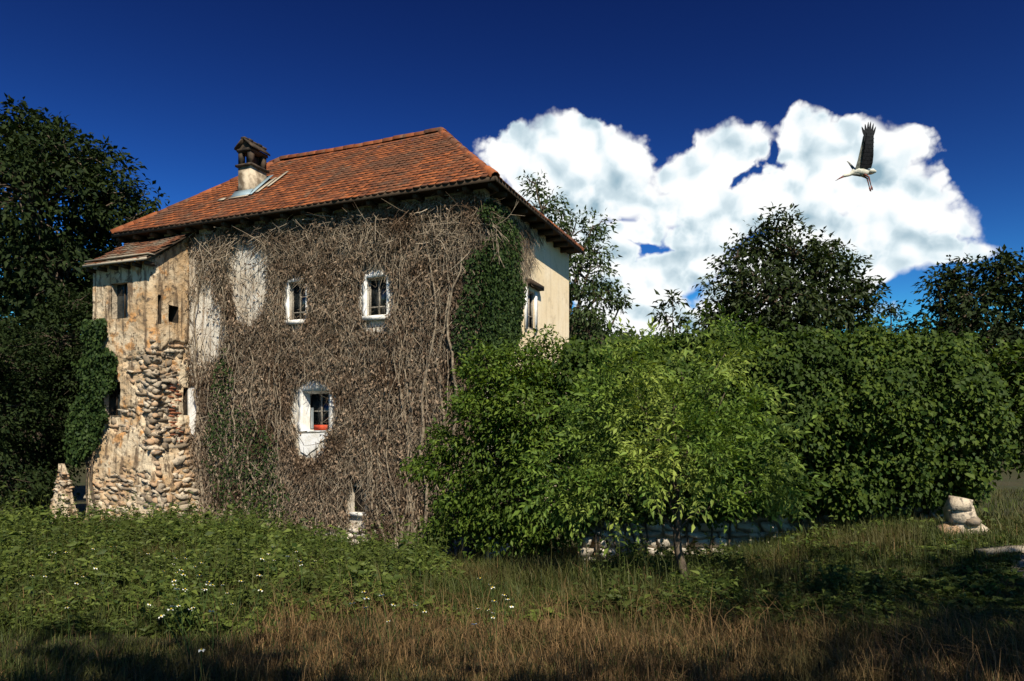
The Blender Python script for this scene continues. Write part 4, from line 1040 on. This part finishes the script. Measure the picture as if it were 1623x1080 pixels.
while z < 1.0:
    h = R.uniform(.11, .2); x = R.uniform(0, .1)
    while x < wlen:
        ln = R.uniform(.16, .42); q = WL+wd*x; zg = float(ground(q[0], q[1]))
        if zg-.1 < z < zg+.85: items.append(((x+ln/2, -.03+R.uniform(-.05, .03), z+h/2), (ln*1.05, .24, h*1.12), (R.normal()*.08, R.normal()*.08, R.normal()*.1)))
        x += ln
    z += h
items.sort(key=lambda q: -q[1][0]*q[1][2])
lay_stones(items, gcore, 'pale_stone')
def creeper(name, label, x0, x1, d0, d1, zb0, zb1, zt0, n, thick, m='hedge', leafs=(.06, .115), cat='hedge'):
    base = np.array([(x0+x1)/2, (d0+d1)/2+.3, float(ground((x0+x1)/2, (d0+d1)/2+.3))])
    t = thing(name, label, cat, tuple(base))
    nc = n//44; u = R.rand(nc); v = R.rand(nc)
    X = x0+(x1-x0)*u; zb_ = zb0+(zb1-zb0)*u+.12*vnoise(X, 0*X, 4.0); zt_ = zt0-.03+.16*vnoise(X, 0*X, 2.5, 6)+.10*vnoise(X, 0*X+3, 7, 2)+np.where(R.rand(nc) < .05, .22*R.rand(nc), 0)
    Z = zb_+(zt_-zb_)*v
    bul = thick*(.35+.65*np.sin(np.clip(v*1.05, 0, 1)*math.pi)**.6)*(1+.75*vnoise(X*1.2, Z*1.5, 2.2, 3))+.18*vnoise(X, Z, 5.5, 9)
    Y = d0+(d1-d0)*u-bul*R.rand(nc)**.5
    tp_ = R.rand(nc) < .22; Z[tp_] = zt_[tp_]; Y[tp_] = (d0+(d1-d0)*u-.3+1.1*R.rand(nc))[tp_]
    C = np.stack([X, Y, Z], -1)
    ci = np.repeat(np.arange(nc), 44); k = len(ci)
    off = rdir(k)*(R.rand(k)**.5*R.uniform(.16, .30, nc)[ci])[:, None]
    P = C[ci]+off
    Nn = nrm(np.array([0, -.55, .6])+off*1.6+R.normal(size=(k, 3))*.45); D = nrm(off*2+R.normal(size=(k, 3))*.5+np.array([0, -.3, -.7]))
    L = R.uniform(*leafs, k)
    V, F = leaves(P-base, D, Nn, L, L*.72, .18)
    kind(mk('leaves', V, F, m, t), 'stuff')
    for i in range(int((x1-x0)*3)):
        x = R.uniform(x0+.1, x1-.1); u_ = (x-x0)/(x1-x0); y = d0+(d1-d0)*u_
        zz = np.linspace(float(ground(x, y-.12))-.1, zt0-.2, 12); xx = x+np.cumsum(R.normal(size=12)*.07)
        yy = y-.12-.15*R.rand(12)
        V, F = tubes((np.stack([xx, yy, zz], -1)-base)[None], (.018*np.linspace(1.3, .4, 12))[None], 5)
        mk('stem', V, F, 'bark', t, True)
    return t
creeper('creeper_hedge', 'long wall of leafy creeper covering the garden wall behind the walnut tree', 1.0, 7.9, 13.1, 12.5, .26, .52, EYE+1.72, 84000, .95)
tree('broadleaf_shrub', 'leafy shrub overhanging the path at the right end of the hedge', gb(1900, 13.6), [B(1530, 590, 40, 13.0), B(1580, 600, 50, 13.0), B(1640, 600, 60, 13.0), B(1540, 660, 46, 13.0), B(1600, 670, 50, 13.0), B(1660, 690, 60, 13.0), B(1550, 715, 36, 13.0), B(1500, 640, 40, 13.0), B(1490, 580, 34, 13.0), B(1600, 725, 30, 13.0),B(1620, 620, 60, 12.8), B(1605, 575, 40, 12.8), B(1680, 590, 60, 12.8)], 'hedge', (.08, .14), 1.4, 'shrub', .1, .33, 28, wr=.7)
# pale stones tumbled at the end of the wall
pp = gb(1520, 11.0)
pile = thing('stone_stack', 'bright broken stones stacked at the right end of the garden wall', 'stones', tuple(pp))
for (x, y, z, s) in ((0, 0, .10, (.46, .4, .30)), (.03, .02, .31, (.40, .34, .28)), (-.02, -.02, .50, (.36, .3, .26)), (-.20, -.06, .08, (.28, .26, .22)), (.24, -.08, .07, (.26, .26, .2)), (.12, -.14, .24, (.24, .2, .2))):
    bv = box(-.5, .5, -.5, .5, -.5, .5)*np.array(s)*.8; bv = bv*(1+R.uniform(-.22, .22, (8, 1)))+R.normal(size=(8, 3))*.02
    o = mk('stone', bv, BOXF, 'stone', pile); o.location = (x, y, z); o.rotation_euler = tuple(R.uniform(-.3, .3, 3))
# path at the right edge with a pale kerb slab
pc = np.array([(4.7, 3.0), (5.0, 5.8), (5.4, 7.3), (5.95, 8.6), (6.8, 9.7), (8.6, 11.6), (14, 13.2), (20, 14.0)])
tt = nrm(np.gradient(pc, axis=0)); sn = np.stack([tt[:, 1], -tt[:, 0]], -1)
def gz1(q): return float(ground(q[0], q[1]))
V = []; Fp = []
s_ = np.linspace(0, len(pc)-1, 60); cx = np.interp(s_, range(len(pc)), pc[:, 0]); cyy = np.interp(s_, range(len(pc)), pc[:, 1])
nx_ = np.interp(s_, range(len(pc)), sn[:, 0]); ny_ = np.interp(s_, range(len(pc)), sn[:, 1])
for i in range(60):
    for w_ in (0, .55, 1.1, 1.65, 2.2):
        q = (cx[i]+nx_[i]*w_, cyy[i]+ny_[i]*w_); V.append((q[0], q[1], gz1(q)+.035))
for i in range(59):
    for c in range(4): Fp.append([i*5+c, i*5+c+1, i*5+6+c, i*5+5+c])
kind(mk('path', V, Fp, 'gravel', None, True), 'structure')

# unseen trees added behind the viewpoint to throw shade on the near meadow
def shade_tree(label, x, y, zc, r):
    g = np.array([x, y, float(ground(x, y))])
    tree('added_shade_tree', label, g, [((x+r*a, y+r*.5*b, zc+r*c), r*k) for a, b, c, k in ((0, 0, 0, .75), (.6, .2, -.2, .55), (-.6, -.2, -.1, .55), (.2, -.3, .55, .5), (-.3, .3, .45, .5), (.5, 0, .4, .45), (-.55, .1, -.5, .4))],
         'dark_tree', (.25, .42), .8, trunk_r=.2, clump=.8, per=22, group='shade trees added behind the viewpoint')
shade_tree('tree added for shade behind the viewpoint on the left', 0.4, -5.0, 9.2, 2.9)
shade_tree('tree added for shade close behind the viewpoint', 5.0, -5.2, 8.9, 2.7)
shade_tree('taller tree added for shade behind the viewpoint on the right', 9.6, -4.6, 13.0, 3.2)

kb = np.array([6.15, 9.55]); kz = float(ground(*kb))
ks = thing('kerb_slab', 'pale stone slab lying across the edge of the path at far right', 'slab', (kb[0], kb[1], kz), .18)
mk('slab', stone_geo(np.random.RandomState(77))[0]*[1.3, .34, .16]+[.55, 0, .05], SG[0][1], 'pale_stone', ks)

# ------------------------------------------------------------------ distant woods on the hill
n = 2600; X = R.uniform(-60, 90, n); Y = R.uniform(60, 150, n); G = ground(X, Y)
C = np.stack([X, Y, G+R.uniform(1.5, 5, n)], -1); ci = np.repeat(np.arange(n), 16); k = len(ci)
off = rdir(k)*R.uniform(.5, 2.4, k)[:, None]*[1, 1, .8]
V, F = leaves(C[ci]+off, rdir(k), nrm(np.array([0, -.5, .7])+R.normal(size=(k, 3))*.5), R.uniform(.7, 1.5, k), R.uniform(.6, 1.1, k))
kind(mk('woods', V, F, 'mid_tree'), 'stuff')

# ------------------------------------------------------------------ meadow
def blades(P, H, lean, Wd, m, name, curve=.5):
    n = len(P); az_ = R.uniform(0, 6.283, n); d = np.stack([np.cos(az_), np.sin(az_), 0*az_], -1); s = np.stack([-np.sin(az_), np.cos(az_), 0*az_], -1)
    s = nrm(s*[1, .35, 1]+[.3, 0, 0])
    H = H[:, None]; W_ = Wd[:, None]; ln_ = lean[:, None]
    m1 = P+[0, 0, 1]*H*.55+d*H*ln_*.35; tpv = P+[0, 0, 1]*H*(1-.35*ln_)+d*H*ln_*(1+curve)
    V = np.stack([P-s*W_*.5, P+s*W_*.5, m1+s*W_*.38, m1-s*W_*.38, tpv], 1).reshape(-1, 3)
    b = np.arange(n)[:, None]*5
    return V, b+np.array([[0, 1, 2, 3]]), b+np.array([[3, 2, 4]])
def field(n, y0, y1, power=1.0, marg=1.15, xr=None):
    y = y0+(y1-y0)*R.rand(n)**power
    x = R.uniform(-1, 1, n)*(811.5/FPX*y*marg) if xr is None else R.uniform(*xr, n)
    return x, y
def inhouse(x, y):
    lx = (x-HO[0])*UX[0]+(y-HO[1])*UX[1]; ly = (x-HO[0])*WY[0]+(y-HO[1])*WY[1]
    a = (lx < .05) & (ly > -.05); b = (lx < XR+.7) & (lx > XR-2.8) & (ly > -TP-.3)
    return a | b
def onpath(x, y):
    d = np.min(np.hypot(x[:, None]-(cx+nx_*1.1)[None], y[:, None]-(cyy+ny_*1.1)[None]), 1); return d < .95+.12*np.sin(x*9+y*7)
def dryness(x, y):
    px = 811.5+FPX*x/y
    lim = 7.35+.7*vnoise(x, y, .9, 2)+.3*vnoise(x, y, 3.0, 5)-1.0*sstep(px, 1120, 1350)-3.2*sstep(-px, -480, -250)
    return sstep(lim-y, -.7, .9)
x, y = field(150000, 3.2, 17.5, 1.35); k = ~inhouse(x, y) & ~onpath(x, y); x, y = x[k], y[k]
dr = dryness(x, y); isd = R.rand(len(x)) < .08+dr*.74
tall = .15+.10*vnoise(x, y, 1.1, 5)+.05*vnoise(x, y, 4.0, 9)+.10*sstep(y, 7, 10)*(1-sstep(x/y, .5, .62))
for sel, m, nm in ((isd, 'dry', 'dry_grass'), (~isd, 'grass', 'green_grass')):
    a, b = x[sel], y[sel]; n = len(a)
    H = np.clip(tall[sel]*R.uniform(.6, 1.6, n), .06, .55); P = np.stack([a, b, ground(a, b)-.02], -1)
    V, f4, f3 = blades(P, H, np.abs(R.normal(size=n))*.6, R.uniform(.0025, .0055, n)*(1+b/9), m, nm)
    kind(mk(nm, V, [f4, f3], m), 'stuff')
x = R.uniform(6.5, 26, 16000); y = R.uniform(10.5, 34, 16000); k = (x/y > .58) & ~onpath(x, y); x, y = x[k], y[k]; n = len(x)
V, f4, f3 = blades(np.stack([x, y, ground(x, y)-.02], -1), R.uniform(.12, .40, n)*(1+.5*vnoise(x, y, .8, 4)), np.abs(R.normal(size=n))*.5, R.uniform(.012, .03, n), 'grass', '')
kind(mk('field_grass', V, [f4, f3], 'grass'), 'stuff')
# long bleached stalks lying in the dry strip
x, y = field(6000, 4.2, 9.5, 1.0); k = (R.rand(len(x)) < dryness(x, y)) & ~onpath(x, y); x, y = x[k], y[k]; n = len(x)
V, f4, f3 = blades(np.stack([x, y, ground(x, y)], -1), R.uniform(.3, .6, n), R.uniform(.3, 1.3, n), R.uniform(.0028, .005, n), 'dry', '')
kind(mk('dry_stalks', V, [f4, f3], 'dry'), 'stuff')
# leafy weeds in front of the house
def weedheight(x, y):
    px = 811.5+FPX*x/y
    h = .20+.16*sstep(y, 8, 13)+.24*vnoise(x, y, 1.5, 1)+.50*vnoise(x, y, 3.2, 9)
    h = h+.30*np.maximum(0, vnoise(x, y, 2.2, 5))*sstep(y, 11, 15)
    h = h*(1-.8*sstep(px, 640, 760)*sstep(-px, -1000, -900))
    h = h*(1-.35*sstep(px, 1050, 1200))*(1-.72*sstep(px, 450, 520)*sstep(y, 14.2, 16.2))
    h = h*(1-.75*sstep(px, 1360, 1500))
    return np.clip(h, .03, .75)
x, y = field(18500, 6.4, 17.3, 1.0, 1.1); k = ~inhouse(x, y) & ~onpath(x, y) & (R.rand(len(x)) > dryness(x, y)) & ~((x > 1.1) & (y > 12.0)); x, y = x[k], y[k]
h = weedheight(x, y)*R.uniform(.5, 1.25, len(x))*np.where(R.rand(len(x)) < .06, 1.7, 1); n = len(x)
g0 = np.stack([x, y, ground(x, y)], -1); leanv = np.stack([R.normal(size=n)*.18, R.normal(size=n)*.18, np.ones(n)], -1)
sp = np.stack([g0+leanv*(h*f)[:, None] for f in (0, .5, 1)], 1)
A2 = Acc(); V, F = tubes(sp, np.tile([.005, .004, .002], (n, 1)), 3); A2.add(V, F)
per = 15; f = R.uniform(.15, 1.05, (n, per)); P = (g0[:, None]+leanv[:, None]*(h[:, None]*f)[..., None]).reshape(-1, 3); k = len(P)
a_ = R.uniform(0, 6.283, k); D = np.stack([np.cos(a_), np.sin(a_), R.uniform(-.4, .6, k)], -1)
L = R.uniform(.03, .075, k)*(.8+y.repeat(per)/24)*np.where(R.rand(n) < .12, 1.8, 1).repeat(per)
V, F = leaves(P, D, nrm(np.array([0, -.25, .8])+R.normal(size=(k, 3))*.45), L, L*R.uniform(.3, .6, k), .22); A2.add(V, F)
kind(A2.build('weeds', 'weed'), 'stuff')
# tall grasses by the garden wall
x, y = field(8000, 10.2, 12.6, 1.0, 1, (1.0, 7.4)); n = len(x)
V, f4, f3 = blades(np.stack([x, y, ground(x, y)], -1), R.uniform(.16, .48, n)*(1-.5*sstep(x, 5.5, 7.2)), np.abs(R.normal(size=n))*.4, R.uniform(.005, .011, n), 'grass', '')
kind(mk('tall_grass', V, [f4, f3], 'grass'), 'stuff')

x, y = field(9000, 8.0, 17.0, 1.0, 1.1); k = ~inhouse(x, y) & ~onpath(x, y) & (x < 2.5) & (vnoise(x, y, 2.0, 4) > .05); x, y = x[k], y[k]; n = len(x)
V, f4, f3 = blades(np.stack([x, y, ground(x, y)], -1), R.uniform(.25, .7, n), np.abs(R.normal(size=n))*.4, R.uniform(.006, .012, n), 'grass', '')
kind(mk('tall_grass', V, [f4, f3], 'grass'), 'stuff')

# white flowers, each one on its own stem
def flower_geo():
    V = [(0, 0, 0)]; 
    st = tubes(np.array([[[0, 0, 0], [.01, 0, .2], [0, 0, .40]]]), np.array([[.004, .0035, .003]]), 4)
    a = np.arange(10)*2*math.pi/10; pts = [(0, 0, .402)]
    for i, t_ in enumerate(a): r = .024 if i % 2 == 0 else .018; pts.append((r*math.cos(t_), r*math.sin(t_)-.006, .402+.010*(i % 2)+.012*-math.sin(t_)))
    F = [[0, i+1, (i+1) % 10+1] for i in range(10)]
    ey = [(0, 0, .418)]+[(.008*math.cos(q), .008*math.sin(q), .41) for q in a[::2]]
    return st, (pts, F), (ey, [[0, i+1, (i+1) % 5+1] for i in range(5)])
st, hd, eyv = flower_geo()
fl0 = None; spots = []
for (c, d, cnt, txt) in (((330, 935), (55, 40), 34, 'white daisy in the thickest patch, in the meadow left of centre'), ((790, 945), (28, 22), 12, 'white daisy in the small patch just left of the walnut trunk'), ((430, 890), (60, 22), 12, 'white daisy scattered in weeds below the low white window'), ((110, 905), (70, 40), 12, 'white daisy among the weeds at the far left of the meadow'), ((240, 875), (50, 20), 8, 'white daisy in the weeds in front of the tower'), ((620, 965), (60, 12), 9, 'white daisy at the edge of the dry grass strip')):
    for _ in range(cnt): spots.append((c[0]+R.normal()*d[0]*.6, c[1]+R.normal()*d[1]*.6, txt))
for (px, py, L_) in spots:
    d = 5.0
    for _ in range(14):
        x = (px-811.5)/FPX*d; zt_ = float(ground(x, d))+.36; d = max(4.5, (EYE-zt_)*FPX/max(60, py-HORIZ))
    x = (px-811.5)/FPX*d
    if fl0 is None:
        fl0 = thing('daisy', L_, 'flower', (x, d, float(ground(x, d))), 0, L_.replace('daisy', 'daisies'))
        kids = [mk('stem', *st, 'stem', fl0), mk('petals', hd[0], hd[1], 'petal', fl0), mk('flower_eye', eyv[0], eyv[1], 'yellow', fl0)]
    else:
        f_ = fl0.copy(); COL.objects.link(f_); f_['label'] = L_; f_['group'] = L_.replace('daisy', 'daisies'); f_.location = (x, d, float(ground(x, d))); f_.rotation_euler = (R.normal()*.15+.25, R.normal()*.15, R.uniform(-.6, .6)); s = R.uniform(.75, 1.25); f_.scale = (s, s, s)
        for c in kids: q = c.copy(); COL.objects.link(q); q.parent = f_

# ------------------------------------------------------------------ stork in flight
SD = 14.4; so = PX(1362, 272, SD)
stork = thing('stork', 'white stork flying left with one black tipped wing raised and legs hanging', 'bird', tuple(so))
q = SD/FPX
def S(px, py, y=0.0): return np.array([(px-1362)*q, y, -(py-272)*q])
def loft(name, pts, rads, m, sides=10, sq=(1, 1), parent=stork):
    P = np.array(pts); V, F = tubes(P[None], np.array(rads)[None], sides)
    k = len(P); V = V.reshape(k, sides, 3); F = [list(map(int, f)) for f in F]+[list(range(sides))[::-1], [(k-1)*sides+i for i in range(sides)]]
    V = P[:, None]+(V-P[:, None])*np.array([1, sq[0], 1])
    return mk(name, V.reshape(-1, 3), F, m, parent, True)
body = loft('body', [S(1335.5, 280.5), S(1339, 278.6), S(1344, 278), S(1349, 276), S(1353, 273), S(1358, 271.5), S(1365, 272.5), S(1372, 273.5), S(1378, 273), S(1382, 272.2)],
     [.018, .034, .028, .036, .062, .088, .098, .078, .045, .02], 'f_white', 12, (.95, 1))
loft('bill', [S(1336.5, 280.2), S(1331, 282.8), S(1324, 287)], [.021, .014, .003], 'bill', 6)
loft('tail', [S(1376, 273, .0), S(1382, 272.4), S(1388, 272.6)], [.05, .055, .02], 'f_white', 8, (1.6, 1))
loft('breast', [S(1349, 277.4, -.01), S(1356, 276.6, -.01), S(1364, 277.6, -.01), S(1369, 277.4, -.01)], [.012, .034, .034, .01], 'f_grey', 8, (1.4, .6))
for (dy, ox) in ((-.04, 0), (.04, .5)):
    lg = loft('leg', [S(1367+ox, 277, dy), S(1372+ox, 280, dy), S(1375.5+ox, 282, dy), S(1377.5+ox, 290, dy), S(1379+ox, 296, dy)], [.03, .017, .016, .010, .009], 'bill', 6)
    for tx in (-1.2, .3, 1.6): loft('toe', [S(1379+ox, 296, dy), S(1380+ox+tx, 299, dy+.01*tx), S(1380.5+ox+tx*1.3, 302.5, dy+.015*tx)], [.012, .010, .004], 'bill', 5, parent=lg)
def sheet(name, outline, m, parent, y0, ymid, th=.012):
    """thin cambered wing panel: outline in photo px, y varies from body to tip"""
    k = len(outline); V = []
    for (px, py) in outline:
        f = (272-py)/66.0; yy = y0-ymid*f-.05*math.sin(min(1, max(0, f))*3.1); V.append(S(px, py, yy))
    V = V+[v+np.array([0, th, 0]) for v in V]
    F = [list(range(k)), list(range(2*k-1, k-1, -1))]+[[i, (i+1) % k, (i+1) % k+k, i+k] for i in range(k)]
    return mk(name, V, F, m, parent)
w1 = sheet('wing', [(1353, 270), (1354.5, 258), (1356, 240), (1357.5, 226), (1360, 219), (1364.5, 222), (1365.5, 240), (1369, 256), (1372, 270), (1362, 272)], 'f_grey', stork, -.06, .25)
w1['label'] = 'raised near wing, grey in front and black behind'
def pf(a, b, w0, w1_, m='f_black', yo=0.0):
    a, b = np.array(a), np.array(b); d = (b-a)/np.linalg.norm(b-a); s = np.array([-d[1], d[0]])
    o = [a-s*w0*.5, a+(b-a)*.5-s*w0*.55, a+(b-a)*.85-s*w1_, b, a+(b-a)*.85+s*w1_, a+(b-a)*.5+s*w0*.55, a+s*w0*.5]
    return sheet('feather', [tuple(p) for p in o], m, w1, -.078-yo, .25)
sheet('flight_feathers', [(1361.5, 269), (1360, 252), (1359.2, 228), (1373.4, 226), (1374.6, 238), (1377, 252), (1378, 262), (1377.4, 269), (1370, 271)], 'f_black', w1, -.074, .25)
for i in range(9):      # secondaries: dark trailing edge
    f = i/8; a = (1360.6+f*.8, 266-f*42); b = (1377.2-4.2*f**1.5, 267.5-f*43)
    pf(a, b, 6.0, 2.2, yo=.002*i)
for (a, b) in (((1360, 226), (1353.5, 212)), ((1361.5, 226), (1358.5, 208)), ((1363.5, 227), (1363.3, 205)), ((1366, 227), (1367, 204.5)), ((1368.5, 228), (1371.5, 207)), ((1370, 230), (1375.5, 211.5))):
    pf(a, b, 3.2, .8, yo=.003)
# dark patch under the fingers
sheet('wing_patch', [(1357.5, 230), (1358.5, 221), (1366, 219), (1372.5, 221), (1374, 234), (1366, 240), (1361, 236)], 'f_black', w1, -.082, .25)
w2 = sheet('wing', [(1357, 270), (1351.5, 252), (1350, 249.6), (1351.2, 249), (1354, 252), (1360, 262), (1366, 270)], 'f_grey', stork, .08, -.5)
w2['label'] = 'far wing, mostly hidden'
